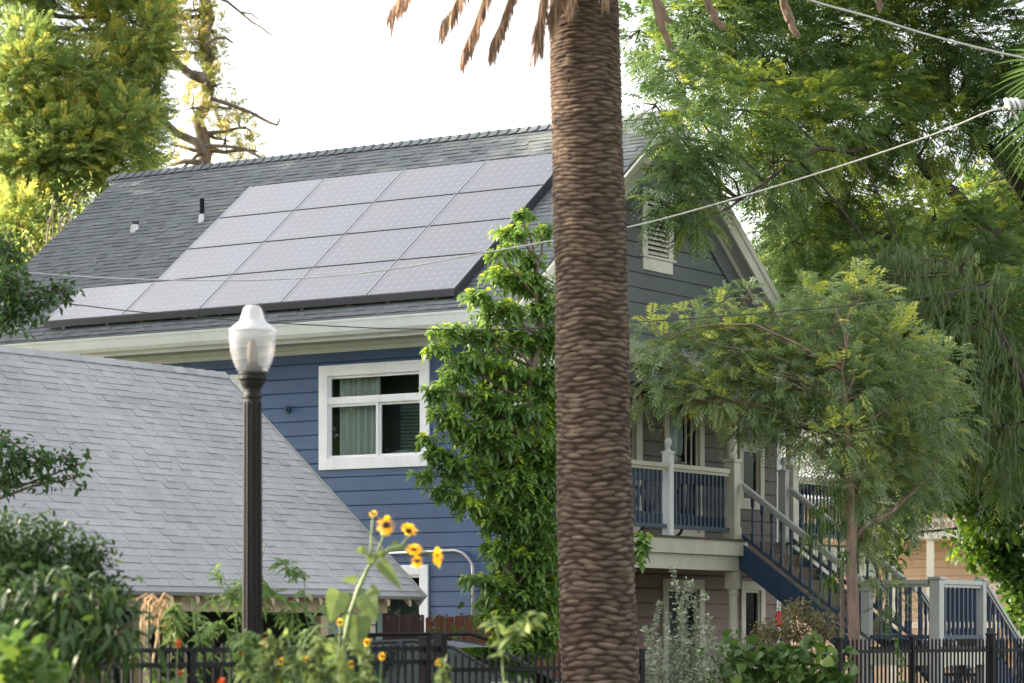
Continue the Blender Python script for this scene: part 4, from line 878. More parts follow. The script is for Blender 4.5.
# --- lobed-leaf tree, lower right
mt = thing('maple_like_tree', 'sunlit tree with broad lobed leaves at the lower right, in front of the peach house', 'tree', [PX(1090, 600, 48)[0], 48, 0])
LM = lobes_px([(1000, 500, 40, 30, 48), (960, 470, 40, 30, 48), (985, 540, 34, 30, 47.6), (1015, 560, 28, 36, 47.6), (905, 520, 18, 14, 48.8), (888, 550, 12, 20, 49), (1020, 480, 30, 40, 48), (1040, 600, 30, 30, 47.5), (940, 440, 50, 30, 49), (1000, 430, 50, 40, 49), (1080, 500, 60, 70, 48.5), (940, 492, 26, 12, 46.5), (975, 512, 24, 12, 46.5), (912, 480, 24, 14, 46.5), (1005, 520, 24, 18, 46.5), (1000, 455, 30, 20, 46)])
crown_broad('crown', mt, LM, M['Lmap'], 420, .14, .11, 5, .11, .35, .25, .16, .2)
m = MB(); tp = limb(m, [PX(1090, 600, 48)[0], 48, 0], PX(1060, 470, 48), .2, .12, 0, 10)
for c, r in LM: s = min(tp, key=lambda p: np.linalg.norm(p-c)); limb(m, s, c, .05, .015, .1, 5, 6)
twigs(m, LM, 5, .01); m.build('trunk', M['barkdark'], mt, smooth=True)
# --- backing trees far right so no bare sky shows low down
for i, (x, Y, lob, lab) in enumerate([(870, 66, [(790, 330, 60, 80, 66), (870, 300, 80, 90, 67), (840, 420, 80, 60, 66), (900, 400, 70, 70, 67), (960, 300, 80, 90, 68), (780, 470, 40, 50, 66)], 'distant round tree glimpsed behind the porch and the feathery tree'),
                                      (1000, 72, [(1000, 330, 80, 90, 72), (1050, 420, 80, 80, 72), (960, 420, 60, 50, 72), (1020, 220, 70, 70, 73)], 'distant tree far right behind the weeping strands')]):
    bk = thing('background_tree', lab, 'tree', [PX(x, 600, Y)[0], Y, 0]); l = lobes_px(lob); crown_broad('crown', bk, l, M['Lmap'], 55, .34, .22, 5, .25, .3, .2, .2, .2)
    m = MB(); tp = limb(m, [PX(x, 600, Y)[0], Y, 0], PX(x, 420, Y), .3, .2, 0, 10)
    for c, r in l: limb(m, tp[-1], c, .09, .03, .05, 6, 5)
    m.build('trunk', M['barkdark'], bk, smooth=True)

# --- conifers left
def conifer(name, lab, x, Y, lob, mat, dens, trunk, L=.6, tip=.2, extra=None, lL=.16, lW=.05, K=8):
    r = thing(name, lab, 'tree', [PX(x, 600, Y)[0], Y, 0]); l = lobes_px(lob); P, D, T = sample(l, dens, .2); n = len(P)
    up_ = np.clip(D[:, 2], 0, 1)**1.3*rng.uniform(.1, .9, n); D = nrm(D+np.array([0, 0, .35])); tint = .26+T+up_*.5+(SUN_BAND(P)*rng.uniform(.3, 1.2, n) if mat is M['Lcon'] else 0)+rng.normal(size=n)*.1; tint += (rng.uniform(size=n) < tip)*rng.uniform(.25, .7, n)
    # sunlight put into the tint: upper sides of the boughs turn yellower
    PP, DD, SS, LL, ID = frond_leaflets(P, D, L*rng.uniform(.6, 1.2, n), K, lL, lW, .15, .7, .0); v, f, k = diamond(PP, DD, LL, lW, SS)
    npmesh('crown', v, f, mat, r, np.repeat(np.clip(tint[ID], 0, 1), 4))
    m = MB(); (xa, ya), (xb, yb), r0, r1 = trunk; z0 = [PX(x, 600, Y)[0], Y, 0]; tp = limb(m, z0, PX(xa, ya, Y), r0*1.2, r0, 0, 12); tp += limb(m, PX(xa, ya, Y), PX(xb, yb, Y), r0, r1, 0, 12, 12)
    if extra: extra(m, Y-1.2)
    for c, rr in l: s = min(tp, key=lambda p: abs(p[2]-c[2])+.2*np.linalg.norm(p-c)); limb(m, s, c, .07, .02, -.05, 5, 5)
    twigs(m, l, 6, .016); m.build('trunk', M['bark'], r, smooth=True)
SUN_BAND = lambda P: .24*np.exp(-((YH-(P[:, 2]-HC)*F/P[:, 1]-88)/30)**2)*((P[:, 0]*F/P[:, 1]+CX) < 105)  # painted sunlight: extra yellow across one height band of the crown
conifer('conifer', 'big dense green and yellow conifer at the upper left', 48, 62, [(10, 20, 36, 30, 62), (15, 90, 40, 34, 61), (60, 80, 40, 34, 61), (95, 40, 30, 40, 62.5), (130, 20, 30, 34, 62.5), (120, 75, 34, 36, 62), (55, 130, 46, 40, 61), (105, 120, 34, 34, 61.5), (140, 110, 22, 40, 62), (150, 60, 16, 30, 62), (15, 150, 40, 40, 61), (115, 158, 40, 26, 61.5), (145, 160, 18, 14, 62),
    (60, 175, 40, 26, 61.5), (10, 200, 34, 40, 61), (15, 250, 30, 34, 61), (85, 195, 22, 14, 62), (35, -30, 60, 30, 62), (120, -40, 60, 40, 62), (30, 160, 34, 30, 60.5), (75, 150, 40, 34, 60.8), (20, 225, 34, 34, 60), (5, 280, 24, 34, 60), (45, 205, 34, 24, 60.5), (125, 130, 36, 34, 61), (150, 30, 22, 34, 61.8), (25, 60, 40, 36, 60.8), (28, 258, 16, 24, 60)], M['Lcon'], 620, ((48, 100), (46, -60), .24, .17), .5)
def ext(m, Y):
    for path, w in [([(203, 152), (196, 142), (178, 134), (163, 121), (157, 105), (158, 85), (163, 60), (168, 35)], .11), ([(203, 78), (190, 74), (178, 64), (171, 55)], .13), ([(210, 98), (225, 103), (250, 112), (268, 122), (277, 125), (280, 119)], .055), ([(207, 146), (225, 146), (245, 149), (262, 158), (268, 164)], .05), ([(202, 163), (185, 161), (170, 165)], .08), ([(203, 150), (192, 160), (178, 172)], .05),
                    ([(212, -5), (228, 2), (240, 12), (252, 22), (262, 28), (272, 36)], .04), ([(240, 12), (252, 14), (262, 22)], .025), ([(205, 45), (216, 38), (226, 38), (233, 43)], .05)]:
        pts = [PX(x, y, Y+.3*math.sin(i)) for i, (x, y) in enumerate(path)]; m.tube(pts, [w*(1-.75*i/len(pts))*1.0 for i in range(len(pts))], 8)
conifer('conifer', 'sparse conifer with bare curved branches against the white sky', 202, 64, [(172, 15, 16, 22, 64), (195, 10, 22, 16, 64), (210, 30, 14, 24, 64), (192, 40, 16, 18, 63.6), (168, 50, 10, 26, 64), (213, 60, 12, 22, 64), (205, 80, 12, 14, 63.6), (192, 108, 15, 14, 63.6), (215, 85, 10, 10, 64), (228, 108, 14, 10, 64), (240, 128, 16, 16, 64), (225, 140, 12, 22, 64.2), (175, 145, 12, 12, 64), (160, 20, 14, 40, 64.4), (250, 150, 12, 14, 64), (190, -40, 40, 30, 64)], M['Lcon2'], 470, ((203, 170), (205, -40), .15, .12), .34, .3, ext, .12, .045)
# thin-branched trees filling behind the roof's left edge
mb_t = thing('shrubby_tree', 'thin bare twiggy tree behind the left end of the roof', 'tree', [PX(60, 600, 56)[0], 56, 0]); l = lobes_px([(40, 230, 40, 30, 56), (70, 200, 30, 20, 56), (30, 290, 30, 40, 56), (100, 190, 24, 12, 56)])
crown_broad('crown', mb_t, l, M['Lcon'], 90, .10, .035, 4, .2, .3, .1, .2, .1); m = MB(); tp = limb(m, [PX(60, 600, 56)[0], 56, 0], PX(50, 300, 56), .12, .07, 0)
for c, r in l:
    for _ in range(8): limb(m, tp[-1], c+rdir(1)[0]*r, .03, .008, .05, 4, 5)
m.build('trunk', M['bark'], mb_t)

# --- off-frame broadleaf trees on the left; two boughs of the first reach in
def shade_tree(lab, x, y, h, r, boughs=None, dens=100, name='offframe_tree'):
    o = thing(name, lab, 'tree', [x, y, 0], 0, 'leafy trees beyond the left edge'); l = [(np.array([x+rng.normal()*r*.42, y+rng.normal()*r*.42, h-r*1.0+rng.normal()*r*.45]), np.array([1, 1, .8])*r*rng.uniform(.35, .55)) for _ in range(12)]
    crown_broad('crown', o, l, M['Lmap'], dens, .26, .16, 5, .25, .3, .1, .1, .15)
    m = MB(); tp = limb(m, [x, y, 0], [x, y, h*.55], .28, .2, 0, 10)
    for c, rr in l: limb(m, tp[-1], c, .1, .03, .05, 6)
    if boughs: 
        lb = lobes_px(boughs); crown_broad('bough_leaves', o, lb, M['Lshrub'], 1300, .075, .04, 6, .05, .3, .1, .08, .1)
        for c, rr in lb: limb(m, [x, y, c[2]-.3], c, .05, .008, .02, 5, 8)
        twigs(m, lb, 6, .005)
    m.build('trunk', M['bark'], o, smooth=True)
shade_tree('leafy tree whose small leafed boughs reach in at the left edge over both roofs', -9.2, 28, 9.6, 2.6, [(8, 285, 22, 20, 27), (30, 303, 24, 16, 27), (52, 292, 14, 12, 27), (68, 292, 7, 10, 27), (8, 320, 18, 12, 27), (6, 250, 16, 20, 27.4),
    (4, 445, 14, 12, 26), (20, 458, 18, 16, 26), (40, 462, 16, 12, 26), (66, 458, 10, 7, 26), (80, 464, 7, 8, 26), (8, 480, 14, 14, 26), (48, 482, 14, 6, 26), (75, 478, 8, 6, 26)])
for (x, y, h, r, lb) in [(-16, 34, 12.5, 3.6, 'tall leafy tree, unseen, added beyond the left edge to shade the garage'), (-17.5, 41, 16.8, 4.6, 'very tall leafy tree, unseen, added beyond the left edge to shade the blue house'), (-17, 48.5, 17.4, 4.8, 'tallest leafy tree, unseen, added for shade far beyond the left edge behind the garage'), (-13, 30, 10.2, 3.3, 'leafy tree, unseen, added for shade close beyond the left edge in front of the garage'), (-12.5, 37.5, 10.5, 3.0, 'shorter leafy tree, unseen, added for shade close behind the garage, beyond the left edge')]: shade_tree(lb, x, y, h, r)  # unseen trees added to keep the low sun off roofs and wall

# ================================================================== SHRUBS AND GARDEN
def shrub(name, lab, x, Y, lob, mat, dens, L, Wd, k=6, spread=.06, droop=.4, down=.1, tip=.1, cat='shrub', group=None, stem='bark', sr=.012, inner=.3):
    o = thing(name, lab, cat, [PX(x, 683, Y)[0], Y, 0], 0, group); l = lobes_px(lob); crown_broad('leaves', o, l, M[mat], dens, L, Wd, k, spread, droop, down, tip, inner)
    m = MB(); 
    for c, r in l: limb(m, [PX(x, 683, Y)[0]+rng.normal()*.1, Y+rng.normal()*.1, 0], c, sr*1.6, sr*.5, .02, 5, 5)
    twigs(m, l, 4, sr*.4); m.build('stems', M[stem], o); return o
shrub('fine_leaved_shrub', 'rounded fine leaved green shrub in front of the garage roof at the lower left', 50, 20.5, [(20, 550, 44, 36, 20.5), (60, 560, 40, 36, 20.5), (90, 590, 30, 34, 20.5), (10, 600, 50, 50, 20.8), (60, 620, 50, 50, 20.6), (110, 610, 16, 30, 20.4), (90, 560, 20, 20, 20.4), (-20, 560, 40, 40, 20.5)], 'Lshrubdark', 1900, .075, .024, 7, .05, .2, 0, .16, inner=.35)
shrub('large_leaved_shrub', 'dark shrub with long glossy leaves over the left end of the metal fence', 60, 18.6, [(20, 600, 40, 34, 18.6), (65, 600, 34, 30, 18.5), (95, 610, 28, 34, 18.5), (50, 640, 50, 30, 18.4), (100, 640, 34, 20, 18.4), (125, 630, 16, 22, 18.4), (10, 650, 40, 34, 18.5)], 'Lshrubdark', 640, .145, .04, 5, .07, .45, .35, .08, inner=.3)
shrub('climbing_vine', 'bright green round leaved vine at the bottom left corner', 20, 16.2, [(10, 655, 24, 18, 16.2), (35, 665, 22, 16, 16.2), (58, 672, 12, 14, 16.1), (0, 680, 30, 16, 16), (20, 685, 30, 14, 16.1)], 'Lgrape', 700, .10, .095, 4, .04, .15, .2, .1, 'vine', stem='stem', sr=.006)
# amaranth
am = thing('amaranth_plant', 'dry pink tan amaranth with drooping tassels behind the left fence', 'plant', [PX(165, 683, 22)[0], 22, 0]); m = MB(); base = np.array([PX(163, 683, 22)[0], 22, 0])
for px_, py_, nn_ in [(156, 600, 11), (148, 622, 5), (166, 614, 9), (161, 606, 10)]:
    for _ in range(nn_):
        a = PX(px_+rng.normal()*4, py_+rng.normal()*4, 22+rng.normal()*.04); s = rng.choice([-1, 1])*rng.uniform(.01, .11); L = rng.uniform(.08, .26)
        m.tube([a-Z3*.03, a+np.array([s*.3, 0, .02]), a+np.array([s, 0, -.02]), a+np.array([s*1.15, 0, -L])], [.005, .007, .006, .003], 5)
m.build('tassels', M['tassel'], am); m = MB(); limb(m, base, PX(160, 612, 22), .014, .01, 0, 6); m.build('stem', M['tassel'], am)
# weeds
def weed(lab, x0, Y, tip, mat='Lwillow', L=.10, Wd=.022, n=60, name='tall_weed', st='stem', down=.15, bend=.1, group=None, r=.006, t0=.25, tipy=.1, branches=0):
    b = np.array([PX(x0, 683, Y)[0], Y, 0]); o = thing(name, lab, 'plant', b, 0, group or ('tall weeds in the garden' if name == 'tall_weed' else None)); m = MB(); e = PX(*tip, Y); paths = [limb(m, b, e, r*1.5, r*.5, 0, 5, 8)]
    for _ in range(branches): s = paths[0][rng.integers(3, 8)]; paths.append(limb(m, s, s+np.array([rng.normal()*.25, rng.normal()*.15, rng.uniform(.1, .35)]), r*.7, r*.3, .02, 4, 8))
    m.build('stem', M[st], o); P = []
    for p in paths: p = np.array(p); ts = rng.uniform(t0 if p is paths[0] else .1, 1, int(n)); P.append(np.stack([np.interp(ts*8/8, np.linspace(0, 1, len(p)), p[:, k]) for k in range(3)], 1))
    P = np.concatenate(P); D = rdir(len(P)); D[:, 2] = D[:, 2]*.4+.25-down; LL = L*rng.uniform(.5, 1.15, len(P)); v, f, k = broad(P, D, LL, LL*Wd/L, .45, .6)
    npmesh('leaves', v, f, M[mat], o, np.repeat(np.clip(rng.uniform(.2, .6, len(P))+(rng.uniform(size=len(P)) < tipy)*.4, 0, 1), 6)); return o
for i, (x0, tip, lb) in enumerate([(196, (192, 598), 'leafy green weed left of the lamp post base, in front of the dark garage'), (218, (222, 572), 'tall willow leaved weed close beside the left of the lamp post'), (232, (236, 585), 'thin green weed almost touching the lamp post on its left'), (262, (266, 545), 'tallest willow leaved weed right behind the lamp post'), (274, (276, 590), 'bushy weed to the right of the lamp post'), (290, (288, 560), 'bright green weed with broad leaves right of the lamp post against the dark garage')]):
    weed(lb, x0, 23.2+.2*i, tip, n=34, L=.14 if i != 5 else .15, Wd=.024 if i != 5 else .055, branches=4)
for i, (x0, tip, lb) in enumerate([(205, (205, 625), 'low weed behind the fence between the amaranth and the lamp post'), (178, (176, 605), 'curved leaved green stalk beside the amaranth'), (245, (242, 640), 'low leafy plant at the foot of the lamp post'), (310, (312, 645), 'low leafy plant below the garage post, left of the sunflower')]): weed(lb, x0, 21.9 if i < 2 else 20.2, tip, n=90, L=.12, Wd=.03, branches=5)
def flower(lab, x, y, Y, x0, petal, rr=.035, name='garden_flower', cat='flower', n=14, facing=(0, -1, .25), group=None, leaves=16):
    b = np.array([PX(x0, 683, Y)[0], Y, 0]); o = thing(name, lab, cat, b, 0, group or ('orange flowers along the fence' if petal == 'orange' else 'small yellow flowers in the garden')); m = MB(); c = PX(x, y, Y); limb(m, b, c, .006, .004, 0, 5, 6); m.build('stem', M['stem'], o)
    fc = nrm(np.array(facing, float)); S = nrm(np.cross(fc, Z3)); U = np.cross(S, fc); P = []; D = []
    for lay in range(2):
        for k in range(n): t = 2*math.pi*(k+.5*lay)/n; d = math.cos(t)*S+math.sin(t)*U; P.append(c+d*rr*.3-fc*.004*lay); D.append(d*.95+fc*(.25-.25*lay))
    P = np.array(P); D = np.array(D); v, f, k = broad(P, D, rr*.8, rr*.34, .1, .25); npmesh('petals', v, f, M[petal], o, np.repeat(rng.uniform(0, 1, len(P)), 6))
    m = MB(); m.tube([c-fc*.006, c+fc*.012], [rr*.42, rr*.36], 12); m.build('disc', M['disc'] if petal == 'petal' else M[petal], o)
    P = b+(c-b)*rng.uniform(.4, .92, (leaves, 1)); D = rdir(leaves); D[:, 2] *= .3; v, f, k = broad(P, D, .10, .028, .4); npmesh('leaves', v, f, M['Lwillow'], o, np.repeat(rng.uniform(0, .7, leaves), 6)); return o
flower('orange red flower above the fence rail left of the lamp post', 178, 643, 20.6, 180, 'orange', .034)
flower('orange red flower just right of the lamp post at fence height', 265, 642, 20, 262, 'orange', .03)
flower('small orange flower just left of the lamp post', 243, 654, 20, 240, 'orange', .022)
flower('orange flower at the bottom edge left of the lamp post', 222, 682, 19.6, 222, 'orange', .034)
flower('small orange flower low behind the pickets near the left', 180, 672, 20.4, 183, 'orange', .022)
for lb, x, y, x0 in [('small yellow flower beside the sunflower stem above a big leaf', 340, 622, 330), ('small yellow flower right of the sunflower stem at rail height', 367, 642, 352), ('small yellow flower on the lowest plants right of the lamp post', 307, 660, 305), ('yellow flower low down close right of the lamp post', 281, 661, 282), ('pale yellow bud right of the sunflower near the fence', 382, 656, 372), ('yellow flower at the bottom edge right of the lamp post', 278, 680, 276), ('small yellow flower in front of the two fence posts', 439, 662, 446), ('pale yellow flower below the big sunflower leaf on the right', 351, 664, 348)]: flower(lb, x, y, 18.2, x0, 'petal', .025, leaves=22)
for lb, x0, tip in [('pale leafy stem rising left of the sunflower', 290, (300, 640)), ('mass of small leaves at the foot of the sunflower', 320, (325, 645)), ('leafy stem at the right foot of the sunflower', 365, (370, 650)), ('feathery low plant right of the lamp post at the bottom', 268, (262, 655))]: weed(lb, x0, 18., tip, 'Lsun', .09, .03, 70, branches=6)
# sunflower
Ys = 18.4; sb0 = np.array([PX(338, 683, Ys)[0], Ys, 0]); sf = thing('sunflower', 'tall branching sunflower with heart shaped leaves and five yellow heads before the blue wall', 'sunflower', sb0)
m = MB()
def pth(l, r0, r1): pts = [PX(x, y, Ys) if y < 9000 else sb0 for x, y in l]; m.tube(pts, [r0+(r1-r0)*i/(len(pts)-1) for i in range(len(pts))], 7)
m.tube([sb0, PX(341, 683, Ys), PX(343, 650, Ys), PX(350, 615, Ys), PX(358, 590, Ys), PX(368, 568, Ys), PX(378, 556, Ys)], [.02, .018, .017, .016, .015, .012, .009], 8)
for l in [[(370, 565), (371, 545), (372, 528), (373, 515)], [(376, 558), (380, 545), (384, 535), (386, 527)], [(378, 556), (390, 548), (402, 545), (408, 536), (409, 530)], [(378, 556), (394, 549), (404, 549), (411, 556), (414, 552)], [(392, 549), (408, 546), (425, 552), (437, 556)], [(343, 650), (332, 628), (318, 626), (306, 640), (300, 660)], [(374, 562), (366, 552), (360, 547)], [(350, 615), (340, 608)], [(358, 590), (372, 598)], [(345, 640), (352, 625)]]: pth(l, .009, .005)
m.build('stem', M['stem'], sf, smooth=True)
def bigleaf(x, y, L, Wd, ang, tilt=.3):
    """heart leaf, veined, slightly cupped"""
    c = PX(x, y, Ys-.05+rng.uniform(-.08, .08)); dx, dz = math.cos(ang), math.sin(ang); X_ = np.array([dx, -tilt, dz]); X_ = nrm(X_); Y_ = nrm(np.cross(X_, np.array([0, 1., .35]))); Nn = np.cross(X_, Y_)
    prof = [(0, 0), (-.08, .18), (-.05, .36), (.10, .48), (.3, .5), (.5, .42), (.7, .28), (.88, .12), (1, 0)]; mm = MB(); k = len(prof); vs = []
    for s in (1, -1):
        for i in range(k-1):
            (a0, w0), (a1, w1) = prof[i], prof[i+1]
            P_ = lambda a, w: tuple(c+X_*(a-.5)*L+Y_*s*w*Wd+Nn*(.22*w*Wd*(1+.25*math.sin(a*14)))-Z3*.25*L*max(0, a)**2)
            mm.poly(P_(max(a0, 0), 0), P_(a0, w0), P_(a1, w1), P_(max(a1, 0), 0), t=rng.uniform(.2, .7))
    o = mm.build('leaf', M['Lsun'], sf); return o
for a in [(335, 604, .17, .16, -1.9), (371, 605, .17, .15, -1.0), (357, 630, .21, .2, -1.5), (327, 658, .2, .2, -2.3), (391, 572, .22, .09, -.75), (349, 578, .10, .06, 2.8), (362, 548, .07, .07, 1.5), (376, 590, .08, .06, -.4), (398, 545, .07, .06, -.2), (345, 676, .16, .14, -1.4), (310, 678, .15, .13, -2.), (366, 655, .13, .06, -1.5), (320, 636, .1, .05, .6), (382, 552, .06, .06, 1.2), (370, 556, .07, .07, 2.4)]: bigleaf(*a)
def head(x, y, R, fc, bud=False):
    c = PX(x, y, Ys-.04); fc = nrm(np.array(fc, float)); S = nrm(np.cross(fc, Z3+.01)); U = np.cross(S, fc); o = MB(); o.tube([c-fc*.012, c+fc*.004], [R*.42, R*.34], 14); h = o.build('flower_head', M['disc'], sf)
    for mat, rr, off, n, w in (('petal', R*.85, .004, 17, .5), ('petal', R*.8, -.002, 17, .5), ('Lsun', R*.45, -.014, 13, .35)):
        if bud and mat == 'petal': rr *= .5
        P = []; D = []
        for k in range(n): t = 2*math.pi*(k+rng.uniform(-.2, .2))/n; d = math.cos(t)*S+math.sin(t)*U; P.append(c+d*R*.36+fc*off); D.append(d+fc*rng.uniform(-.05, .45))
        v, f, k = broad(np.array(P), np.array(D), rr*rng.uniform(.85, 1.1, n), rr*w, .12, .2); npmesh('petals' if mat == 'petal' else 'sepals', v, f, M[mat], h, np.repeat(rng.uniform(.2, 1, n), 6))
head(386, 525, .058, (.1, -1, .1)); head(409, 530, .054, (.2, .5, .75)); head(414, 550, .054, (.1, -.6, .85)); head(437, 556, .058, (.95, -.3, -.05)); head(373.5, 514, .04, (-.1, -.6, .6), True); head(417, 561, .04, (.2, -.7, -.5))
# weed with big pale leaves in front of the centre tree
weed('pale yellow green weed with broad leaves at the bottom, left of the palm', 487, 17.6, (492, 612), 'Lsun', .13, .05, 46, branches=4, down=.0, r=.008, t0=.5)
weed('wilted yellowing stalks at the bottom between the fence posts and the weed', 455, 17.4, (447, 655), 'Lsun', .08, .03, 26, branches=4, r=.007)
# thin vine over the red-brown fence
shrub('climbing_vine', 'thin vine with a few leaves on the reddish brown fence', 450, 33.5, [(435, 628, 16, 8, 33.6), (460, 635, 20, 14, 33.5), (480, 645, 18, 20, 33.5), (452, 650, 20, 8, 33.4), (476, 618, 10, 10, 33.5)], 'Lgrape', 90, .11, .06, 3, .1, .3, .1, .2, 'vine', stem='stem', sr=.008, inner=.1)
# silvery spires
sil = thing('silvery_bush', 'silvery grey bush with tall pale flower spires right of the palm trunk', 'shrub', [PX(680, 683, 28)[0], 28, 0]); m = MB(); P = []
for x, y, x0 in [(673, 568, 668), (686, 580, 680), (692, 583, 684), (704, 592, 690), (656, 622, 655), (645, 628, 648), (668, 615, 664), (700, 625, 694), (715, 628, 700), (660, 640, 662), (680, 610, 676), (725, 645, 712), (650, 650, 650), (640, 660, 644), (695, 600, 688), (708, 615, 700), (674, 640, 672), (690, 640, 690), (720, 660, 716), (735, 672, 728), (660, 600, 662)]:
    e = PX(x, y, 28+rng.normal()*.15); b = np.array([PX(x0, 683, 28)[0], 28+rng.normal()*.2, 0]); p = np.array(limb(m, b, e, .008, .003, 0, 5, 8)); n = 130; ts = 1-rng.uniform(0, 1, n)**1.2*.42; q = np.stack([np.interp(ts, np.linspace(0, 1, len(p)), p[:, k]) for k in range(3)], 1); P.append(q+rng.normal(size=q.shape)*(.012+.05*(1-ts))[:, None])
m.build('stems', M['Lsilver'], sil); P = np.concatenate(P); D = rdir(len(P)); D[:, 2] = D[:, 2]*.5+.4; v, f, k = broad(P, D, .05*rng.uniform(.6, 1.3, len(P)), .02, .2); npmesh('leaves', v, f, M['Lsilver'], sil, np.repeat(rng.uniform(0, 1, len(P)), 6))
l = lobes_px([(660, 665, 26, 18, 28), (690, 668, 24, 18, 28), (648, 675, 14, 18, 28)]); crown_broad('lower_leaves', sil, l, M['Lsilver'], 1100, .06, .02, 5, .04, .2, 0, .2, .3)
shrub('grapevine', 'grapevine with large bright green leaves in front of the house steps', 770, 28.4, [(720, 660, 24, 18, 28.6), (755, 655, 26, 18, 28.4), (790, 660, 26, 20, 28.4), (815, 668, 18, 16, 28.3), (770, 680, 40, 18, 28.3), (730, 682, 30, 14, 28.3), (833, 662, 8, 12, 28.2), (812, 648, 12, 8, 28.4), (840, 680, 14, 14, 28.2)], 'Lgrape', 420, .13, .125, 4, .05, .2, .15, .14, 'vine', stem='stem', sr=.008)
shrub('small_maple', 'small bronze leaved maple beneath the blue stair stringer', 800, 33, [(790, 612, 20, 7, 33), (815, 620, 24, 8, 33), (770, 630, 26, 8, 33), (795, 635, 24, 8, 33), (825, 632, 16, 8, 33.1), (755, 642, 22, 8, 33), (735, 648, 12, 6, 33.2), (800, 605, 10, 5, 33)], 'Lbronze', 1700, .055, .03, 6, .05, .3, .1, .1, inner=.0)
weed('thin trailing vine on the pickets right of the small tree', 880, 29.8, (905, 655), 'Lgrape', .07, .05, 22, name='climbing_vine', branches=2)
# drooping strap-leaved plant beside the stairs
def strap(name, lab, x, y, Y, dirs, mat='Lwillow', n=60, L=.8, W_=.03, cat='plant', root=None, base=None):
    o = thing(name, lab, cat, root if root is not None else [PX(x, 600, Y)[0], Y, 0]); m = MB(); c = PX(x, y, Y); V = []; Fc = []; T = []
    hd = [c] if dirs is None else [PX(*q, Y+rng.normal()*.15) for q in dirs]
    for i in range(n):
        t = rng.uniform(0, 2*np.pi); d = np.array([math.cos(t), math.sin(t)*.6, 0])*rng.uniform(.2, 1); l_ = L*rng.uniform(.6, 1.1); S = nrm(np.cross(d, Z3)+rng.normal(size=3)*.2); cc_ = hd[i % len(hd)]+rng.normal(size=3)*.04; b0 = len(V); tt = rng.uniform(.1, .9)
        for s in np.linspace(0, 1, 7): p = cc_+d*l_*.55*s**.8+Z3*(l_*.35*math.sin(s*1.9)-l_*.75*s*s); w = W_*(1-s)**.5*.5+.001; V += [p-S*w, p+S*w]; T += [tt, tt]
        for j in range(6): k = b0+2*j; Fc.append([k, k+1, k+3, k+2])
    npmesh('leaves', V, Fc, M[mat], o, T)
    if base is None: m.tube([[PX(x, 600, Y)[0], Y, 0], c], [.035, .025], 8); m.build('stem', M['bark'], o)
    else: base(o, c)
    return o
strap('cordyline', 'drooping strap leaved plant beside the lower end of the stairs', 842, 560, 35.1, [(838, 500), (826, 530), (812, 545), (845, 560), (832, 585), (820, 515), (850, 530)], n=170, L=.85, W_=.022)
def basket(o, c):
    m = MB(); m.lathe(tuple(c-[0, 0, .16]), [(.06, 0), (.11, .06), (.13, .15), (.12, .16)], 14); m.build('basket', M['barkdark'], o); m = MB()
    for t in (0, 2.1, 4.2): m.tube([c+[.12*math.cos(t), .12*math.sin(t), 0], c+[0, 0, .5]], .004, 4)
    m.build('hanger', M['black'], o)
hp = PX(650, 385, 37.2); strap('hanging_plant', 'strap leaved plant hanging from the porch roof close to the palm trunk', 650, 388, 37.2, None, n=60, L=.8, W_=.02, root=hp, base=basket)
# fan palm reaching in at the right edge
fp = thing('fan_palm', 'fan palm with thin pointed leaf blades reaching in at the right edge', 'palm tree', [PX(1090, 600, 34)[0], 34, 0]); V = []; Fc = []; T = []; m = MB()
m.tube([[PX(1090, 600, 34)[0], 34, 0], PX(1090, 120, 34)], [.22, .16], 12)
for hx, hy, a0, a1 in [(1068, 66, 2.6, 3.8), (1064, 105, 3.0, 4.6)]:
    c = PX(hx, hy, 33.6); m.tube([PX(1090, 120, 34), c], [.03, .015], 6)
    for a in np.linspace(a0, a1, 15):
        l_ = rng.uniform(.7, 1.0); d = np.array([math.cos(a), rng.normal()*.12, math.sin(a)]); S = nrm(np.cross(d, [0, 1, .3])); b0 = len(V); tt = rng.uniform(0, .6)
        for s in np.linspace(0, 1, 5): p = c+d*l_*s-Z3*l_*.3*s*s; w = .018*math.sin(math.pi*min(1, .15+s*.85))+.001; V += [p-S*w, p+S*w]; T += [tt, tt]
        for j in range(4): k = b0+2*j; Fc.append([k, k+1, k+3, k+2])
npmesh('fronds', V, Fc, M['Lbig'], fp, T); m.build('trunk', M['bark'], fp)
# red hanging feeder
rp = PX(779, 620, 36); fd = thing('bird_feeder', 'small red feeder hanging under the porch stairs', 'bird feeder', rp); m = MB(); m.lathe(tuple(rp), [(.02, -.09), (.06, -.07), (.05, -.03), (.035, .0), (.045, .06), (.03, .1), (.01, .12)], 12); m.build('reservoir', M['red'], fd, smooth=True); m = MB(); m.tube([rp+[0, 0, .12], rp+[0, 0, .45]], .004, 5); m.build('hook', M['black'], fd)

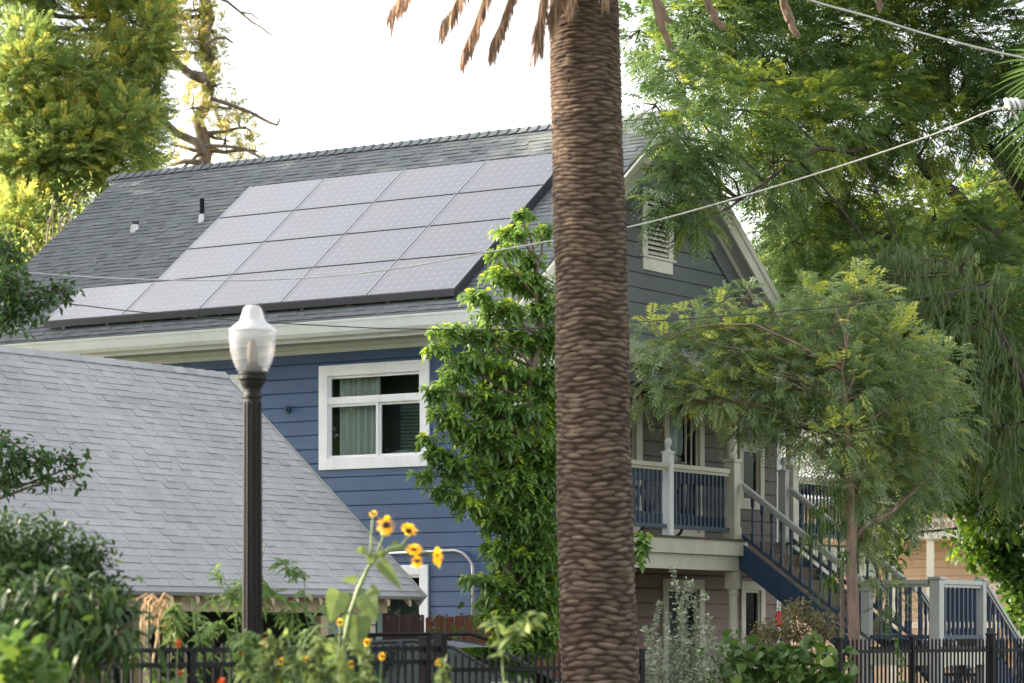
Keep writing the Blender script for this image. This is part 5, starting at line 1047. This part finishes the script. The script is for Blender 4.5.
# ================================================================== BICYCLE ON THE PORCH
bk = thing('bicycle', 'bicycle with black tyres standing on the porch behind the railing', 'bicycle', W(1.0, -.75, FZ), ROT); BX = lambda x, y, z: W(1.0+x, -.75+y, FZ+z)
def ring(mm, c, R, r, n=28):
    pts = [(c[0]+R*math.cos(2*math.pi*i/n), c[1], c[2]+R*math.sin(2*math.pi*i/n)) for i in range(n+1)]; mm.tube(pts, r, 6, cap=False)
xw = fa(673, -.75)-1.0
for c in ((xw, 0, .33), (xw-1.02, 0, .33)):
    mm = MB(BX); ring(mm, c, .315, .02); t_ = mm.build('wheel', M['tyre'], bk, smooth=True); mm = MB(BX)
    for i in range(14): a = i*2*math.pi/14; mm.tube([c, (c[0]+.3*math.cos(a), 0, c[2]+.3*math.sin(a))], .0025, 3)
    mm.build('spokes', M['metal'], t_)
mm = MB(BX); A_ = (xw-1.02, 0, .33); B_ = (xw-.58, 0, .3); C_ = (xw-.72, 0, .78); D_ = (xw-.2, 0, .8); E_ = (xw, 0, .33)
for p, q in ((A_, B_), (A_, C_), (B_, C_), (C_, D_), (B_, D_), (D_, E_)): mm.tube([p, q], .018, 7)
mm.tube([D_, (xw-.23, 0, .95)], .014, 6); mm.build('frame', M['navy'], bk)
mm = MB(BX); mm.tube([(xw-.22, -.28, .98), (xw-.25, 0, .95), (xw-.22, .28, .98)], .013, 6); mm.build('handlebar', M['metal'], bk)
mm = MB(BX); mm.tube([C_, (xw-.75, 0, .88)], .012, 6); mm.tube([(xw-.88, 0, .9), (xw-.62, 0, .9)], [.07, .02], 8); mm.build('saddle', M['tyre'], bk)

# ================================================================== WIRES
def wire(name, lab, pts, r, mat, ins=None):
    P = [PX(*p) for p in pts]; n = len(P); Q = []           # smooth through the points
    for i in range(n-1):
        p0, p1, p2, p3 = P[max(i-1, 0)], P[i], P[i+1], P[min(i+2, n-1)]
        for t in np.linspace(0, 1, 9)[:-1]: Q.append(.5*((2*p1)+(-p0+p2)*t+(2*p0-5*p1+4*p2-p3)*t*t+(-p0+3*p1-3*p2+p3)*t**3))
    Q.append(P[-1]); base = Q[0]; o = thing(name, lab, 'wire', base); m = MB(); m.tube(Q, r, 6); m.build('cable', mat, o, smooth=True)
    if ins: ins(o)
    return o
def insul(o):
    c = PX(1006, 104, 28); m = MB(); m.tube([c, c+[.34, .05, 0]], .05, 8); m.build('clamp', M['soffit'], o, bevel=.005)
    m = MB()
    for dx in (.0, .05, .1): m.tube([c+[dx, -.03, -.01], c+[dx+.02, -.03, .0]], .062, 14)
    m.build('insulator', M['white'], o); m = MB(); m.tube([c+[.05, 0, -.05], c+[.09, 0, -.1], c+[.12, 0, -.16]], .006, 5); m.build('tail', M['wire'], o)
wire('service_wire', 'thick pale service wire from the right edge insulator behind the palm and across the roof', [(-40, 268, 30), (30, 273, 29.8), (120, 278.5, 29.6), (230, 280.5, 29.4), (320, 277, 29.2), (400, 268, 29), (483, 253, 28.8), (556, 240, 28.6), (640, 224.5, 28.4), (740, 197, 28.3), (850, 163, 28.2), (940, 132, 28.1), (985, 113, 28), (1006, 107, 28)], .0072, M['wire'], insul)
wire('telephone_wire', 'thin dark wire sagging below the solar panels toward the gutter', [(-60, 292, 31), (60, 303, 30.5), (130, 311, 30.2), (220, 319, 30), (330, 326, 30), (420, 329, 30), (560, 327, 30.2), (900, 300, 31), (1100, 260, 32)], .006, M['wiredark'])
wire('telephone_wire', 'thin pale wire crossing the tree crown at the top right corner', [(760, -22, 27), (810, 0, 27.5), (870, 17, 28), (940, 38, 28.5), (1024, 58, 29), (1100, 72, 29.5)], .010, M['wire'])
pp = np.array([PX(1130, 600, 28)[0], 28, 0]); up = thing('utility_pole', 'wooden utility pole beyond the right edge holding the wires', 'utility pole', pp); m = MB(); m.tube([pp, pp+[0, 0, 9.5]], [.15, .11], 14); m.build('pole', M['bark'], up); m = MB(); m.tube([PX(1030, 104, 28), pp+[0, 0, PX(1030, 104, 28)[2]]], .05, 8); m.build('arm', M['soffit'], up)

# ================================================================== NEIGHBOUR HOUSE
nO = PX(880, 600, 62)[:2]; NX = lambda a, b, z: np.array([*(nO+a*np.array([.9887, -.15])+b*np.array([.15, .9887])), z]); nang = math.atan2(-.15, .9887)
nh = thing('peach_house', 'peach coloured neighbouring house glimpsed between the trees at the right', 'house', NX(0, 0, 0), nang)
zz = lambda y: HC+(YH-y)/F*62
m = MB(NX); siding(m, lambda s, z, o: (s, -o, z), 0, zz(500), .18, lambda z: (-2, 8), [(1.2, 2.4, 1.0, 2.6), (4.2, 5.4, 1.0, 2.6), (1.2, 2.2, zz(540)+.3, zz(512))]); m.box(-1.98, 8, .02, 6, 0, zz(500)); m.build('wall', M['peach'], nh)
m = MB(NX); m.box(-.2, 3.2, -1.2, -.02, zz(541), zz(530)); m.box(-.2, 8.2, -.08, -.021, zz(500)-.2, zz(500)); m.box(-.2, 8, -.05, -.021, zz(628), zz(622)); m.box(-.2, 3.2, -1.2, -1.15, zz(524), zz(521)); m.build('band', M['peachtrim'], nh)
for i in range(20):
    pass
m = MB(NX)
for i in range(24): m.box(-.15+i*.14, -.11+i*.14, -1.19, -1.155, zz(530), zz(524))
m.build('balcony_balusters', M['peachtrim'], nh)
for a in (.2, 1.0, 2.9, 3.9, 6.):
    m = MB(NX); m.box(a, a+.16, -1.15, -1.0, 0, zz(541)); m.build('column', M['peachtrim'], nh)
for (a, b, c, d) in ((1.2, 2.4, 1.0, 2.6), (4.2, 5.4, 1.0, 2.6)):
    m = MB(NX); m.box(a-.1, a, -.06, .0, c-.1, d+.1); m.box(b, b+.1, -.06, 0, c-.1, d+.1); m.box(a, b, -.061, 0, d, d+.1); m.box(a, b, -.061, 0, c-.1, c); w_ = m.build('window', M['peachtrim'], nh); m = MB(NX); m.box(a, b, -.01, .015, c, d); m.build('pane', M['dark'], w_)
m = MB(NX); z0 = zz(500); m.poly((-2.6, -.7, z0), (8.4, -.7, z0), (8.4, 3, z0+2.2), (-2.6, 3, z0+2.2)); m.poly((-2.6, 6.7, z0), (-2.6, 3, z0+2.2), (8.4, 3, z0+2.2), (8.4, 6.7, z0)); m.poly((-2.6, -.7, z0-.12), (8.4, -.7, z0-.12), (8.4, -.7, z0), (-2.6, -.7, z0), t=.9); m.build('roof', M['roof2'], nh)

# ================================================================== LIGHT, SKY, CAMERA
sc_ = bpy.context.scene
SX, SY, EL = -.95, .31, math.radians(23)
w = bpy.data.worlds.new('World'); sc_.world = w; w.use_nodes = True; nt = w.node_tree
sky = nt.nodes.new('ShaderNodeTexSky'); sky.sky_type = 'NISHITA'; sky.sun_disc = False; sky.sun_elevation = EL; sky.sun_rotation = math.atan2(SX, SY); sky.dust_density = 3.5; sky.air_density = 1.0; sky.ozone_density = .8
hz = nt.nodes.new('ShaderNodeHueSaturation'); hz.inputs['Saturation'].default_value = .26; nt.links.new(sky.outputs[0], hz.inputs['Color']); nt.links.new(hz.outputs[0], nt.nodes['Background'].inputs[0]); nt.nodes['Background'].inputs[1].default_value = .15
sl_ = bpy.data.lights.new('sun', 'SUN'); sl_.energy = 4.2; sl_.angle = math.radians(.6); sl_.color = (1, .82, .6); so = bpy.data.objects.new('sun', sl_); C.objects.link(so)
from mathutils import Vector
h = math.hypot(SX, SY); dv = Vector((SX/h*math.cos(EL), SY/h*math.cos(EL), math.sin(EL))); so.rotation_euler = dv.to_track_quat('Z', 'Y').to_euler()
cd = bpy.data.cameras.new('camera'); cam = bpy.data.objects.new('camera', cd); C.objects.link(cam); sc_.camera = cam
cam.location = (0, 0, HC); cam.rotation_euler = (math.radians(90), 0, 0); cd.sensor_width = 36; cd.lens = F/1024*36; cd.shift_y = (YH-341.5)/1024; cd.clip_end = 4000; cd.clip_start = .5
cd.dof.use_dof = True; cd.dof.focus_distance = 36.5; cd.dof.aperture_fstop = 2.4
sc_.render.engine = 'CYCLES'; sc_.render.resolution_x = 1024; sc_.render.resolution_y = 683
sc_.view_settings.view_transform = 'Standard'; sc_.view_settings.look = 'None'; sc_.view_settings.gamma = 1; sc_.view_settings.exposure = 2.08
sc_.cycles.transparent_max_bounces = 12; sc_.cycles.max_bounces = 6
